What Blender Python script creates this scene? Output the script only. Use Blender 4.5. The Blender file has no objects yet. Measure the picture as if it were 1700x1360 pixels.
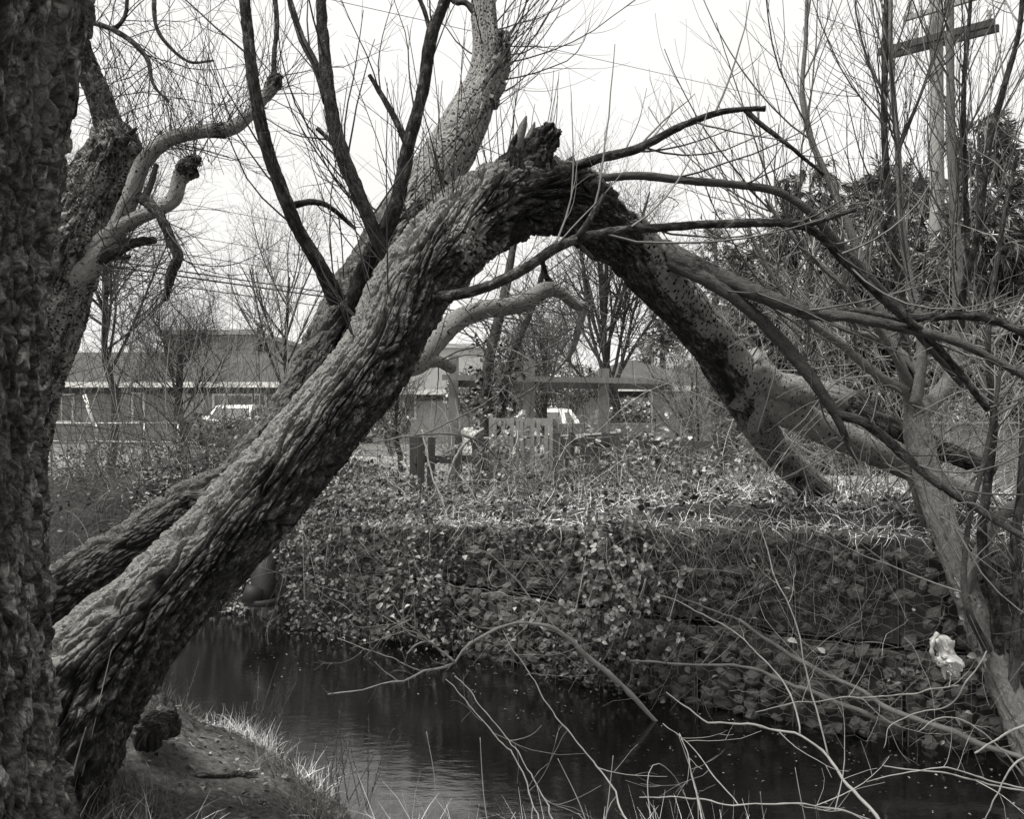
import bpy, math, random
import numpy as np
random.seed(7)
RG = np.random.default_rng(11)
C = bpy.context.scene
COL = C.collection
F = 1450.0; HY = 680.0; CZ = 2.2            # focal length in photo pixels, horizon row, eye height above the water

# ---------------------------------------------------------------- camera, sky, sun, exposure
cam = bpy.data.cameras.new('camera'); camo = bpy.data.objects.new('camera', cam); COL.objects.link(camo)
camo.location = (0, 0, CZ); camo.rotation_euler = (math.radians(90), 0, 0)
cam.sensor_width = 36; cam.lens = 36 * F / 1700; cam.clip_end = 3000; cam.clip_start = 0.05
C.camera = camo
W = bpy.data.worlds.new('World'); C.world = W; W.use_nodes = True
nt = W.node_tree; bg = nt.nodes['Background']
sky = nt.nodes.new('ShaderNodeTexSky'); sky.sky_type = 'NISHITA'; sky.sun_disc = False
SUN_EL, SUN_AZ = 68, 245
sky.sun_elevation = math.radians(SUN_EL); sky.sun_rotation = math.radians(SUN_AZ)
hs = nt.nodes.new('ShaderNodeHueSaturation'); hs.inputs['Saturation'].default_value = 0.0
nt.links.new(sky.outputs[0], hs.inputs['Color'])
tcn = nt.nodes.new('ShaderNodeTexCoord'); cl = nt.nodes.new('ShaderNodeTexNoise')
cl.inputs['Scale'].default_value = 1.6; cl.inputs['Detail'].default_value = 4
nt.links.new(tcn.outputs['Generated'], cl.inputs['Vector'])
cr = nt.nodes.new('ShaderNodeValToRGB'); cr.color_ramp.elements[0].color = (7.0, 6.94, 6.76, 1); cr.color_ramp.elements[1].color = (7.8, 7.74, 7.56, 1)
cr.color_ramp.elements[0].position = .3; cr.color_ramp.elements[1].position = .7
nt.links.new(cl.outputs[0], cr.inputs[0])
mx = nt.nodes.new('ShaderNodeMix'); mx.data_type = 'RGBA'; mx.inputs[0].default_value = 0.95
nt.links.new(hs.outputs[0], mx.inputs[6]); nt.links.new(cr.outputs[0], mx.inputs[7])
nt.links.new(mx.outputs[2], bg.inputs[0]); bg.inputs[1].default_value = 0.05
sun = bpy.data.lights.new('sun', 'SUN'); sun.energy = 3.0; sun.angle = math.radians(28); sun.color = (1, .985, .95)
suno = bpy.data.objects.new('sun', sun); COL.objects.link(suno)
suno.rotation_euler = (math.radians(90 - SUN_EL), 0, math.radians(-SUN_AZ + 180))
C.view_settings.view_transform = 'Standard'; C.view_settings.look = 'None'
C.view_settings.exposure = 1.45; C.view_settings.gamma = 1.0; C.view_settings.use_curve_mapping = False
C.render.engine = 'CYCLES'

# ---------------------------------------------------------------- numeric helpers
def P(px, py, Y): return np.array([(px - 850) / F * Y, Y, CZ - (py - HY) / F * Y])
def _h(ix, iy, iz, k=0):
    n = (ix.astype(np.int64) * 73856093) ^ (iy.astype(np.int64) * 19349663) ^ (iz.astype(np.int64) * 83492791) ^ (k * 2654435)
    n = n & 0xffffffff
    n = ((n >> 16) ^ n) * 0x45d9f3b & 0xffffffff
    n = ((n >> 16) ^ n) * 0x45d9f3b & 0xffffffff
    n = (n >> 16) ^ n
    return (n & 0xffffff) / float(0xffffff)
def vn(p, k=0):
    i = np.floor(p); f = p - i; f = f * f * (3 - 2 * f); i = i.astype(np.int64); r = 0
    for a in (0, 1):
        wa = f[:, 0] if a else 1 - f[:, 0]
        for b in (0, 1):
            wb = f[:, 1] if b else 1 - f[:, 1]
            for c in (0, 1):
                wc = f[:, 2] if c else 1 - f[:, 2]
                r = r + wa * wb * wc * _h(i[:, 0] + a, i[:, 1] + b, i[:, 2] + c, k)
    return r * 2 - 1
def fbm(p, o=3, k=0):
    r = 0; a = 1; s = 0
    for j in range(o):
        r = r + a * vn(p * (2.03 ** j), k + j); s += a; a *= .5
    return r / s
def wor(p, k=0, jit=1.0, ids=False):
    i = np.floor(p).astype(np.int64); f = p - i
    F1 = np.full(len(p), 9.0); F2 = np.full(len(p), 9.0); ID = np.zeros(len(p))
    for a in (-1, 0, 1):
        for b in (-1, 0, 1):
            for c in (-1, 0, 1):
                x, y, z = i[:, 0] + a, i[:, 1] + b, i[:, 2] + c
                d = np.sqrt((a + .5 + jit * (_h(x, y, z, k + 1) - .5) - f[:, 0]) ** 2 + (b + .5 + jit * (_h(x, y, z, k + 2) - .5) - f[:, 1]) ** 2 + (c + .5 + jit * (_h(x, y, z, k + 3) - .5) - f[:, 2]) ** 2)
                m = d < F1
                F2 = np.where(m, F1, np.minimum(F2, d)); F1 = np.where(m, d, F1)
                if ids: ID = np.where(m, _h(x, y, z, k + 9), ID)
    return (F1, F2, ID) if ids else (F1, F2)
def sst(a, b, x): t = np.clip((x - a) / (b - a), 0, 1); return t * t * (3 - 2 * t)
def norm(v): return v / np.maximum(np.linalg.norm(v, axis=-1, keepdims=True), 1e-9)

# ---------------------------------------------------------------- object helpers
def mesh(V, Q=None, T=None, mat=None, smooth=True, attrs=None, name='mesh', N=None):
    me = bpy.data.meshes.new(name); V = np.asarray(V, np.float32)
    faces = []; tot = []
    if Q is not None and len(Q): Q = np.asarray(Q, np.int32); faces.append(Q.ravel()); tot.append(np.full(len(Q), 4, np.int32))
    if T is not None and len(T): T = np.asarray(T, np.int32); faces.append(T.ravel()); tot.append(np.full(len(T), 3, np.int32))
    if N:
        for f in N: faces.append(np.asarray(f, np.int32)); tot.append(np.array([len(f)], np.int32))
    L = np.concatenate(faces); tot = np.concatenate(tot); st = np.concatenate([[0], np.cumsum(tot)[:-1]]).astype(np.int32)
    me.vertices.add(len(V)); me.vertices.foreach_set('co', V.ravel())
    me.loops.add(len(L)); me.loops.foreach_set('vertex_index', L)
    me.polygons.add(len(tot)); me.polygons.foreach_set('loop_start', st)
    try: me.polygons.foreach_set('loop_total', tot)
    except Exception: pass
    me.polygons.foreach_set('use_smooth', np.full(len(tot), bool(smooth)))
    for k, a in (attrs or {}).items():
        a = np.asarray(a, np.float32)
        if a.ndim == 1: t = me.attributes.new(k, 'FLOAT', 'POINT'); t.data.foreach_set('value', a)
        else: t = me.attributes.new(k, 'FLOAT_VECTOR', 'POINT'); t.data.foreach_set('vector', a.ravel())
    me.update(calc_edges=True); me.validate()
    if mat: me.materials.append(mat)
    return me
def tag(o, label=None, cat=None, group=None, kind=None):
    if label: o['label'] = label
    if cat: o['category'] = cat
    if group: o['group'] = group
    if kind: o['kind'] = kind
    return o
def thing(name, label, cat, loc, group=None):
    o = bpy.data.objects.new(name, None); COL.objects.link(o); o.location = [float(v) for v in loc]; o.empty_display_size = .1
    return tag(o, label, cat, group)
def ob(name, V, Q=None, T=None, mat=None, parent=None, smooth=True, attrs=None, N=None, base=None, kind=None, label=None):
    V = np.asarray(V, float)
    off = np.array(parent.location) if parent is not None and parent.parent is None else (np.array(parent.parent.location) + np.array(parent.location) if parent is not None else (np.array(base, float) if base is not None else np.zeros(3)))
    me = mesh(V - off, Q, T, mat, smooth, attrs, name, N)
    o = bpy.data.objects.new(name, me); COL.objects.link(o)
    if parent is not None: o.parent = parent
    elif base is not None: o.location = [float(v) for v in base]
    if kind: o['kind'] = kind
    if label: o['label'] = label
    return o
BQ = np.array([[0, 1, 3, 2], [4, 6, 7, 5], [0, 4, 5, 1], [2, 3, 7, 6], [0, 2, 6, 4], [1, 5, 7, 3]])
def boxv(x0, x1, y0, y1, z0, z1):
    return np.array([[x, y, z] for x in (x0, x1) for y in (y0, y1) for z in (z0, z1)], float)
class MB:
    def __init__(s): s.V = []; s.Q = []; s.T = []; s.n = 0
    def add(s, V, Q=None, T=None):
        V = np.asarray(V, float); s.V.append(V)
        if Q is not None and len(Q): s.Q.append(np.asarray(Q) + s.n)
        if T is not None and len(T): s.T.append(np.asarray(T) + s.n)
        s.n += len(V); return s
    def box(s, *a): return s.add(boxv(*a), BQ)
    def beam(s, p0, p1, w, h, up=(0, 0, 1)): return s.add(*beamv(p0, p1, w, h, up))
    def tube(s, pts, r, k=6): V, Q, T = tubes(np.array(pts, float)[None], np.atleast_1d(r) * np.ones(len(pts))[None], k, True); return s.add(V, Q, T)
    def ob(s, name, mat, parent=None, **kw):
        return ob(name, np.concatenate(s.V), np.concatenate(s.Q) if s.Q else None, np.concatenate(s.T) if s.T else None, mat, parent, **kw)
def beamv(p0, p1, w, h, up=(0, 0, 1)):
    p0 = np.array(p0, float); p1 = np.array(p1, float); t = norm(p1 - p0); u = np.array(up, float)
    if abs(t @ u) > .95: u = np.array([0, 1, 0.])
    a = norm(np.cross(t, u)); b = np.cross(a, t)
    V = [p + a * sx * w / 2 + b * sy * h / 2 for p in (p0, p1) for sx in (-1, 1) for sy in (-1, 1)]
    return np.array(V), BQ
def tubes(PT, R, k=3, cap=False):
    """PT (M,n,3), R (M,n): all tubes in one go"""
    M, n, _ = PT.shape
    t = np.empty_like(PT); t[:, 1:-1] = PT[:, 2:] - PT[:, :-2]; t[:, 0] = PT[:, 1] - PT[:, 0]; t[:, -1] = PT[:, -1] - PT[:, -2]
    t = norm(t); m = norm(PT[:, -1] - PT[:, 0] + 1e-6)
    ref = np.where(np.abs(m[:, 2:3]) > .8, np.array([[0, 1., 0.03]]), np.array([[0.02, 0.03, 1.]]))[:, None, :]
    u = norm(np.cross(t, np.broadcast_to(ref, t.shape))); v = np.cross(t, u)
    th = np.arange(k) * 2 * math.pi / k
    V = PT[:, :, None, :] + R[:, :, None, None] * (u[:, :, None, :] * np.cos(th)[None, None, :, None] + v[:, :, None, :] * np.sin(th)[None, None, :, None])
    base = (np.arange(M) * n * k)[:, None, None]; i = np.arange(n - 1)[None, :, None] * k; j = np.arange(k)[None, None, :]; j2 = (j + 1) % k
    Q = np.stack([base + i + j, base + i + j2, base + i + k + j2, base + i + k + j], -1).reshape(-1, 4)
    T = None
    if cap:
        T = []
        for mm in range(M):
            b = mm * n * k; e = b + (n - 1) * k
            for q in range(1, k - 1): T += [[b, b + q + 1, b + q], [e, e + q, e + q + 1]]
        T = np.array(T)
    return V.reshape(-1, 3), Q, T
def spline(pts, n):
    p = np.array(pts, float); m = len(p)
    pp = np.vstack([2 * p[0] - p[1], p, 2 * p[-1] - p[-2]]); out = []
    for i in range(m - 1):
        a, b, c, d = pp[i], pp[i + 1], pp[i + 2], pp[i + 3]
        for t in np.linspace(0, 1, 16, endpoint=False):
            out.append(.5 * (2 * b + (c - a) * t + (2 * a - 5 * b + 4 * c - d) * t * t + (3 * b - a - 3 * c + d) * t ** 3))
    out.append(p[-1]); out = np.array(out)
    s = np.concatenate([[0], np.cumsum(np.linalg.norm(np.diff(out[:, :3], axis=0), axis=1))])
    if n < 1: n = max(4, int(s[-1] / n))
    q = np.linspace(0, s[-1], n)
    return np.stack([np.interp(q, s, out[:, j]) for j in range(out.shape[1])], 1), s[-1]
def pix(ctrl):
    """photo-space control points (px, py, distance, half width px) -> world x y z r"""
    return np.array([[*P(a, b, Y), r * Y / F] for a, b, Y, r in ctrl])
def bark(name, ctrl, mat, parent, ds=.02, k=14, amp=.0, fx=14., fs=4., pale=0., rough=None, lump=.04, twist=0., dents=(), moss=0., palez=0., plate=.38, fuzz=.24, world=False, knob=(), capr=True, seed=0, label=None, halves=None):
    """a displaced bark tube; pale/amp may be callables of the relative length"""
    c = np.array(ctrl, float) if world else pix(ctrl)
    q, L = spline(c, max(5, int(0.5 + np.sum(np.linalg.norm(np.diff(c[:, :3], axis=0), axis=1)) / ds)))
    n = len(q); p = q[:, :3]; r = np.maximum(q[:, 3], .001)
    t = norm(np.gradient(p, axis=0)); U = np.zeros((n, 3)); u = np.cross(t[0], [0, 1, 0.1]); u = u / np.linalg.norm(u)
    for i in range(n):
        u = u - t[i] * (u @ t[i]); u = u / np.linalg.norm(u); U[i] = u
    Vv = np.cross(t, U); th = np.arange(k) * 2 * math.pi / k
    if k > 100:
        dc = norm(np.array([0, 0, CZ]) - p[n // 2]); tc_ = math.atan2(dc @ Vv[n // 2], dc @ U[n // 2]); th = th - .42 * np.sin(th - tc_)
    D = U[:, None] * np.cos(th)[None, :, None] + Vv[:, None] * np.sin(th)[None, :, None]
    s = np.linspace(0, L, n)[:, None] * np.ones((1, k)); u01 = np.linspace(0, 1, n)[:, None] * np.ones((1, k))
    tw = th[None, :] + twist * s
    rr = max(float(np.median(r)), .01)
    bc = np.stack([rr * np.cos(tw), rr * np.sin(tw), s], -1).reshape(-1, 3) + np.array([seed * 1.7, 3.1 * seed, 0])
    u1 = u01.ravel(); ev = lambda f: (f(u1) if callable(f) else np.full(len(u1), float(f)))
    A = ev(amp); Pl = ev(pale)
    R0 = (r[:, None] * np.ones((1, k))).ravel()
    disp = lump * R0 * 2 * fbm(bc * np.array([1.2 / rr, 1.2 / rr, 1.2 / rr]) * .8, 2, 5)
    if np.max(A) > 0:
        w = np.stack([fbm(bc * 4, 2, 21), fbm(bc * 4, 2, 31), fbm(bc * 3, 2, 41) * 2], -1) * .022 + np.stack([fbm(bc * 22, 2, 22), fbm(bc * 22, 2, 32), fbm(bc * 22, 2, 42)], -1) * .004
        g = (bc + w) * np.array([fx, fx, fs])
        n1 = vn(g, 3); c1 = sst(.0, .2, np.abs(n1)) ** .7; n2 = vn(g * [1.6, 1.6, 1.3] + 7.7, 8); c2 = sst(.0, .16, np.abs(n2)) ** .7
        b1, b2, bi = wor((bc + w) * np.array([fx * 2.2, fx * 2.2, max(fs * 4.2, fx * .8)]), 13, ids=True); sc = sst(0, .22, b2 - b1) * (.35 + .95 * bi)
        f1 = fbm(bc * [45, 45, 13], 3, 2)
        disp = disp + A * (c1 * .62 + c1 * c2 * .5 + (.35 + .65 * c1 * c2) * sc * plate + fuzz * f1 * (.3 + c1) - 1. + .35 * fbm(g * .5, 2, 99))
    PV = (p[:, None] + D * (r[:, None, None])).reshape(-1, 3)
    rot = np.zeros(len(PV))
    for (dp, dr, dd) in dents:
        dp = np.array(dp); e = np.exp(-(np.linalg.norm(PV - dp, axis=1) / dr) ** 2); disp = disp - dd * e; rot = np.maximum(rot, np.minimum(1, e * 1.6))
    for (kp, kr, kd) in knob:
        e = np.exp(-(np.linalg.norm(PV - np.array(kp), axis=1) / kr) ** 2); disp = disp + kd * e * (1 + .8 * fbm(PV * 22, 2, 9))
    V = PV + D.reshape(-1, 3) * disp[:, None]
    i = np.arange(n - 1)[:, None] * k; j = np.arange(k)[None]; j2 = (j + 1) % k
    Q = np.stack([i + j, i + k + j, i + k + j2, i + j2], -1).reshape(-1, 4)
    V = np.vstack([V, p[0], p[-1]]); e0, e1 = n * k, n * k + 1; jj = np.arange(k)
    T = np.vstack([np.stack([np.full(k, e0), jj, (jj + 1) % k], 1), np.stack([np.full(k, e1), (n - 1) * k + (jj + 1) % k, (n - 1) * k + jj], 1)])
    ext = lambda a: np.concatenate([a, a[:1], a[-1:]])
    mo = moss * sst(.1, .7, D.reshape(-1, 3)[:, 2] - .35 * D.reshape(-1, 3)[:, 0] + .5 * fbm(bc * 14, 3, 77)) if moss else np.zeros(len(PV))
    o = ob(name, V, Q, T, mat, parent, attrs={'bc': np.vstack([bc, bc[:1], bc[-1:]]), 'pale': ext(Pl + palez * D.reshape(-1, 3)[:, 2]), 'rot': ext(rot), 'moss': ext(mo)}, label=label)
    m, _ = spline(c, 24)
    return o, m[:, :3], np.maximum(m[:, 3], .001)
def sprout(PP, RR, num, t=(.1, .95), L=(.3, .8), ang=(25, 60), up=.0, wig=.08, n=7, rf=.5, rmax=.01, rmin=.0015, tip=.35, drift=(0, 0, 0), bias=None, blend=0.):
    """num side shoots from the polylines PP (M,m,3); returns (num,n,3),(num,n)"""
    M, m, _ = PP.shape; ln = np.linalg.norm(np.diff(PP, axis=1), axis=2).sum(1)
    ix = RG.choice(M, num, p=ln / ln.sum()); tt = RG.uniform(t[0], t[1], num); f = tt * (m - 1); i = np.minimum(f.astype(int), m - 2); fr = (f - i)[:, None]
    a = PP[ix, i]; b = PP[ix, i + 1]; st = a * (1 - fr) + b * fr; T = norm(b - a); r0 = RR[ix, i] * (1 - fr[:, 0]) + RR[ix, i + 1] * fr[:, 0]
    rv = RG.normal(size=(num, 3));
    if bias is not None: rv = rv + np.array(bias)
    pr = norm(rv - T * np.sum(rv * T, 1, keepdims=True)); an = np.radians(RG.uniform(ang[0], ang[1], num))[:, None]
    d = norm(np.cos(an) * T + np.sin(an) * pr); le = RG.uniform(L[0], L[1], num) * (1 - .45 * tt); stp = (le / (n - 1))[:, None]
    out = [st]; cur = st; dr = np.array(drift)
    bend = RG.normal(size=(num, 3)) * wig
    for q in range(n - 1):
        d = norm(d + np.array([0, 0, up]) / (n - 1) * 3 + bend / (n - 1) * 4 + RG.normal(size=(num, 3)) * wig * .8 + dr / (n - 1)); cur = cur + d * stp; out.append(cur)
    PT = np.stack(out, 1); rs = np.clip(r0 * rf, rmin, rmax)
    rs = np.minimum(rs, np.maximum(le * .012, rmin)); R = rs[:, None] * np.linspace(1, tip, n)[None]
    return PT, np.maximum(R, rmin * .6)
def twigs_ob(name, sets, mat, parent=None, k=3, base=None, kind='stuff', label=None):
    m = MB()
    for PT, R in sets: V, Q, _ = tubes(PT, R, k); m.add(V, Q)
    return m.ob(name, mat, parent, kind=kind, base=base, label=label)

# ---------------------------------------------------------------- materials (all tones a warm-toned monochrome, as the photograph)
def tn(v): return (v, v * .982, v * .935, 1)
class NT:
    def __init__(s, name, rough=.85, spec=.3):
        s.m = bpy.data.materials.new(name); s.m.use_nodes = True; s.t = s.m.node_tree; s.b = s.t.nodes['Principled BSDF']
        s.b.inputs['Roughness'].default_value = rough; s.b.inputs['Specular IOR Level'].default_value = spec
    def n(s, ty, **kw):
        o = s.t.nodes.new(ty)
        for k, v in kw.items():
            if k in o.inputs: o.inputs[k].default_value = v
            else: setattr(o, k, v)
        return o
    def l(s, a, b): s.t.links.new(a, b)
    def ramp(s, src, stops, interp='LINEAR'):
        r = s.n('ShaderNodeValToRGB'); e = r.color_ramp.elements; r.color_ramp.interpolation = interp
        for i, (p, v) in enumerate(stops):
            x = e[i] if i < 2 else e.new(p)
            x.position = p; x.color = tn(v) if not isinstance(v, tuple) else v
        s.l(src, r.inputs[0]); return r.outputs[0]
    def mix(s, f, a, b, bt='MIX'):
        m = s.n('ShaderNodeMix', data_type='RGBA', blend_type=bt)
        for v, i in ((f, 0), (a, 6), (b, 7)):
            if isinstance(v, (int, float)): m.inputs[i].default_value = v if i == 0 else tn(v)
            else: s.l(v, m.inputs[i])
        return m.outputs[2]
    def math(s, op, a, b=0., c=None):
        m = s.n('ShaderNodeMath', operation=op)
        for i, v in enumerate((a, b) if c is None else (a, b, c)):
            if isinstance(v, (int, float)): m.inputs[i].default_value = v
            else: s.l(v, m.inputs[i])
        return m.outputs[0]
    def noise(s, vec, sc, det=4, rough=.6, scale3=None):
        if scale3:
            mp = s.n('ShaderNodeMapping'); mp.inputs['Scale'].default_value = scale3; s.l(vec, mp.inputs[0]); vec = mp.outputs[0]
        o = s.n('ShaderNodeTexNoise', Scale=sc, Detail=det, Roughness=rough); s.l(vec, o.inputs['Vector']); return o.outputs[0]
    def vor(s, vec, sc, scale3=None, feature='F1', rnd=1.):
        if scale3:
            mp = s.n('ShaderNodeMapping'); mp.inputs['Scale'].default_value = scale3; s.l(vec, mp.inputs[0]); vec = mp.outputs[0]
        o = s.n('ShaderNodeTexVoronoi', feature=feature, Scale=sc, Randomness=rnd); s.l(vec, o.inputs['Vector']); return o
    def bump(s, h, strength=.6, dist=.01, prev=None):
        b = s.n('ShaderNodeBump', Strength=strength, Distance=dist); s.l(h, b.inputs['Height'])
        if prev is not None: s.l(prev, b.inputs['Normal'])
        s.l(b.outputs[0], s.b.inputs['Normal']); return b.outputs[0]
    def col(s, c):
        if isinstance(c, (int, float)): s.b.inputs['Base Color'].default_value = tn(c)
        else: s.l(c, s.b.inputs['Base Color'])
        return s
def plain(name, v, var=.25, sc=6, rough=.8, bump=.3, bd=.005, spec=.3, s3=None, island=0.):
    m = NT(name, rough, spec); tc = m.n('ShaderNodeTexCoord').outputs['Object']; nz = m.noise(tc, sc, 6, .65, s3)
    c = m.ramp(nz, [(.25, v * (1 - var)), (.75, v * (1 + var))])
    if island:
        g = m.n('ShaderNodeNewGeometry').outputs['Random Per Island']; c = m.mix(1., c, m.ramp(g, [(0, (1 - island,) * 3 + (1,)), (1, (1 + island,) * 3 + (1,))]), 'MULTIPLY')
    m.col(c)
    if bump: m.bump(nz, bump, bd)
    return m.m
def bark_mat(name, dark=.1, palev=.36, dots=True, fine=55, bs=1., dm=.11):
    m = NT(name, .9, .2)
    bc = m.n('ShaderNodeAttribute', attribute_name='bc').outputs['Vector']
    pa = m.n('ShaderNodeAttribute', attribute_name='pale').outputs['Fac']; ro = m.n('ShaderNodeAttribute', attribute_name='rot').outputs['Fac']; mo = m.n('ShaderNodeAttribute', attribute_name='moss').outputs['Fac']
    n1 = m.noise(bc, 9, 6, .7, (1, 1, .4)); n2 = m.noise(bc, fine, 8, .78, (1, 1, .4)); n3 = m.noise(bc, 3.2, 4, .6)
    dk = m.ramp(n2, [(.37, dark * .22), (.49, dark * .8), (.6, dark * 2.6), (.7, dark * 5.)])
    pv = m.n('ShaderNodeTexVoronoi', Scale=26.); mp_ = m.n('ShaderNodeMapping'); mp_.inputs['Scale'].default_value = (1, 1, .5); m.l(bc, mp_.inputs[0]); m.l(mp_.outputs[0], pv.inputs['Vector']); sx = m.n('ShaderNodeSeparateColor'); m.l(pv.outputs['Color'], sx.inputs[0])
    dk = m.mix(1., dk, m.ramp(sx.outputs[0], [(0, (.5,) * 3 + (1,)), (.7, (1.1,) * 3 + (1,)), (1, (2.2,) * 3 + (1,))]), 'MULTIPLY')
    dk = m.mix(m.ramp(n1, [(.52, (0, 0, 0, 1)), (.7, (.65, .65, .65, 1))]), dk, dark * 2.1)
    lich = m.vor(bc, 14).outputs['Distance']; lf = m.math('MULTIPLY', m.ramp(lich, [(.10, (1, 1, 1, 1)), (.16, (0, 0, 0, 1))]), m.ramp(n3, [(.5, (0, 0, 0, 1)), (.62, (.8, .8, .8, 1))]))
    dk = m.mix(lf, dk, .42)
    pl = m.ramp(n2, [(.3, palev * .6), (.66, palev * 1.2)]); pl = m.mix(m.ramp(m.noise(bc, 5, 5, .7), [(.35, (0, 0, 0, 1)), (.75, (.55, .55, .55, 1))]), pl, palev * .6)
    rings = m.noise(bc, 12, 4, .6, (.6, .6, 7)); pl = m.mix(m.ramp(rings, [(.6, (0, 0, 0, 1)), (.72, (.5, .5, .5, 1))]), pl, palev * .5)
    wv = m.n('ShaderNodeVectorMath', operation='SCALE'); nz = m.n('ShaderNodeTexNoise', Scale=30.); m.l(bc, nz.inputs['Vector']); m.l(nz.outputs['Color'], wv.inputs[0]); wv.inputs['Scale'].default_value = .02
    ad = m.n('ShaderNodeVectorMath', operation='ADD'); m.l(bc, ad.inputs[0]); m.l(wv.outputs[0], ad.inputs[1])
    v = m.vor(ad.outputs[0], 36, (.75, .75, 1.15)).outputs['Distance']
    thr = m.math('MULTIPLY_ADD', m.noise(bc, 25, 2), .42, dm)
    dot = m.math('LESS_THAN', v, thr)
    if dots: pl = m.mix(dot, pl, dark * .35)
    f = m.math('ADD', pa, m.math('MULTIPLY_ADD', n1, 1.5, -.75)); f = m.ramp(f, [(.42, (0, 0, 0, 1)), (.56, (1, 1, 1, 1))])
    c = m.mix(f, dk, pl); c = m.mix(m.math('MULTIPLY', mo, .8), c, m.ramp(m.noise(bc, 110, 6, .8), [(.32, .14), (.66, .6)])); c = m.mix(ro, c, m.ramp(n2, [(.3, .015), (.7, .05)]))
    m.col(c)
    b = m.bump(n2, bs, .045 * bs); fz = m.math('ABSOLUTE', m.math('SUBTRACT', m.noise(ad.outputs[0], 42, 2, .5, (1, 1, .22)), .5)); fz = m.ramp(fz, [(.0, (0, 0, 0, 1)), (.09, (1, 1, 1, 1))]); b = m.bump(m.math('MULTIPLY', fz, m.math('SUBTRACT', 1., m.math('MULTIPLY', pa, .8))), .7, .02, b); vh = m.ramp(v, [(.0, (0, 0, 0, 1)), (.34, (1, 1, 1, 1))]); b = m.bump(m.math('MULTIPLY', vh, 1.), .55 if dots else .2, .01, b)
    b = m.bump(m.noise(bc, 26, 6, .7, (1, 1, .2)), .7 * bs, .05 * bs, b)
    return m.m
M = {}
M['bark_fore'] = bark_mat('furrowed_bark', .105, .3, False, 60, .85)
M['bark'] = bark_mat('willow_bark', .045, .38, dm=.13)
M['bark_pale'] = bark_mat('smooth_pale_bark', .06, .36, dm=.02)
M['smooth'] = bark_mat('smooth_stem_bark', .08, .27, False, 45)
M['dead'] = bark_mat('dead_wood', .04, .11, False, 40)
M['twig_dark'] = plain('dark_twig', .035, .35, 9, .85, .2, .003, island=.4)  # darker twig tone, backlight against the sky put into its colour
M['twig'] = plain('grey_twig', .09, .3, 9, .8, .2, .003, island=.4)
M['twig_pale'] = plain('pale_twig', .17, .25, 9, .7, .2, .003, island=.35)
def mk_straw(name, lo, mid, hi):
    m = NT(name, .7, .25); g = m.n('ShaderNodeNewGeometry').outputs['Random Per Island']; m.col(m.ramp(g, [(0, lo), (.55, mid), (.8, hi * .6), (1, hi)])); return m.m
M['grass'] = mk_straw('dry_grass', .045, .12, .34); M['vine'] = mk_straw('dry_vine', .03, .09, .42)
M['grass'] = None
M['green'] = plain('green_grass', .11, .3, 9, .6, 0, island=.6)
M['stone'] = plain('gabion_stone', .095, .5, 14, .85, .6, .01)
M['wire'] = plain('galvanised_wire', .12, .2, 20, .55, 0)
M['asphalt'] = plain('asphalt', .13, .12, 3, .9, .3, .003)
M['concrete'] = plain('pale_concrete', .2, .12, 2.5, .9, .2, .003)
M['wall_grey'] = plain('grey_siding', .27, .1, 1.2, .8, 0)
M['wall_pale'] = plain('pale_siding', .42, .1, 1.2, .8, 0)
M['wall_white'] = plain('white_siding', .5, .06, 1.2, .8, 0)
M['trim'] = plain('white_trim', .72, .05, 3, .6, 0)
M['dark_trim'] = plain('dark_fascia', .07, .1, 3, .7, 0)  # dark tone for the wall-top boards and the letter box
M['wood'] = plain('weathered_wood', .18, .3, 5, .85, .4, .004, s3=(4, 4, .6))
M['wood_dark'] = plain('damp_wood', .06, .35, 5, .85, .4, .004, s3=(4, 4, .6))
M['pole'] = plain('pole_wood', .25, .2, 3, .85, .5, .01, s3=(5, 5, .4))
M['arm'] = plain('crossarm_wood', .05, .3, 4, .85, .4, .01)
M['ceramic'] = plain('insulator_ceramic', .4, .1, 5, .3, 0, spec=.6)
M['metal'] = plain('dull_metal', .16, .2, 8, .45, .1, .003, spec=.6)
M['cable'] = plain('black_cable', .03, .1, 5, .6, 0)
M['carwhite'] = plain('white_car_paint', .78, .03, 3, .22, 0, spec=.6)
M['cargrey'] = plain('grey_car_paint', .12, .05, 3, .25, 0, spec=.6)
M['tyre'] = plain('tyre_rubber', .03, .1, 5, .8, 0)
def mk_glass():
    m = NT('window_glass', .06, .9); m.col(.11); return m.m
M['glass'] = mk_glass()
def mk_roof(v):
    m = NT('shingle_roof', .9, .2); tc = m.n('ShaderNodeTexCoord').outputs['Object']
    n = m.noise(tc, 14, 5, .7, (.5, 3, 3)); n2 = m.noise(tc, .8, 3)
    c = m.ramp(n, [(.3, v * .75), (.7, v * 1.25)]); c = m.mix(m.ramp(n2, [(.4, (0, 0, 0, 1)), (.7, (.4, .4, .4, 1))]), c, v * 1.4); m.col(c); m.bump(n, .4, .01); return m.m
M['roof'] = mk_roof(.05); M['roof_pale'] = mk_roof(.11)
def mk_leaf(name, v, rough=.45, sp=.4):
    m = NT(name, rough, sp); g = m.n('ShaderNodeNewGeometry').outputs['Random Per Island']; oi = m.n('ShaderNodeObjectInfo').outputs['Random']
    r = m.math('FRACT', m.math('ADD', g, oi)); c = m.ramp(r, [(0, v * .25), (.5, v * .8), (.85, v * 1.9), (1, v * 4.2)])
    tc = m.n('ShaderNodeTexCoord').outputs['Object']; n = m.noise(tc, 60, 3); c = m.mix(1., c, m.ramp(n, [(.3, (.75,) * 3 + (1,)), (.7, (1.2,) * 3 + (1,))]), 'MULTIPLY'); m.col(c)
    tr = m.b.inputs.get('Transmission Weight'); return m.m
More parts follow.
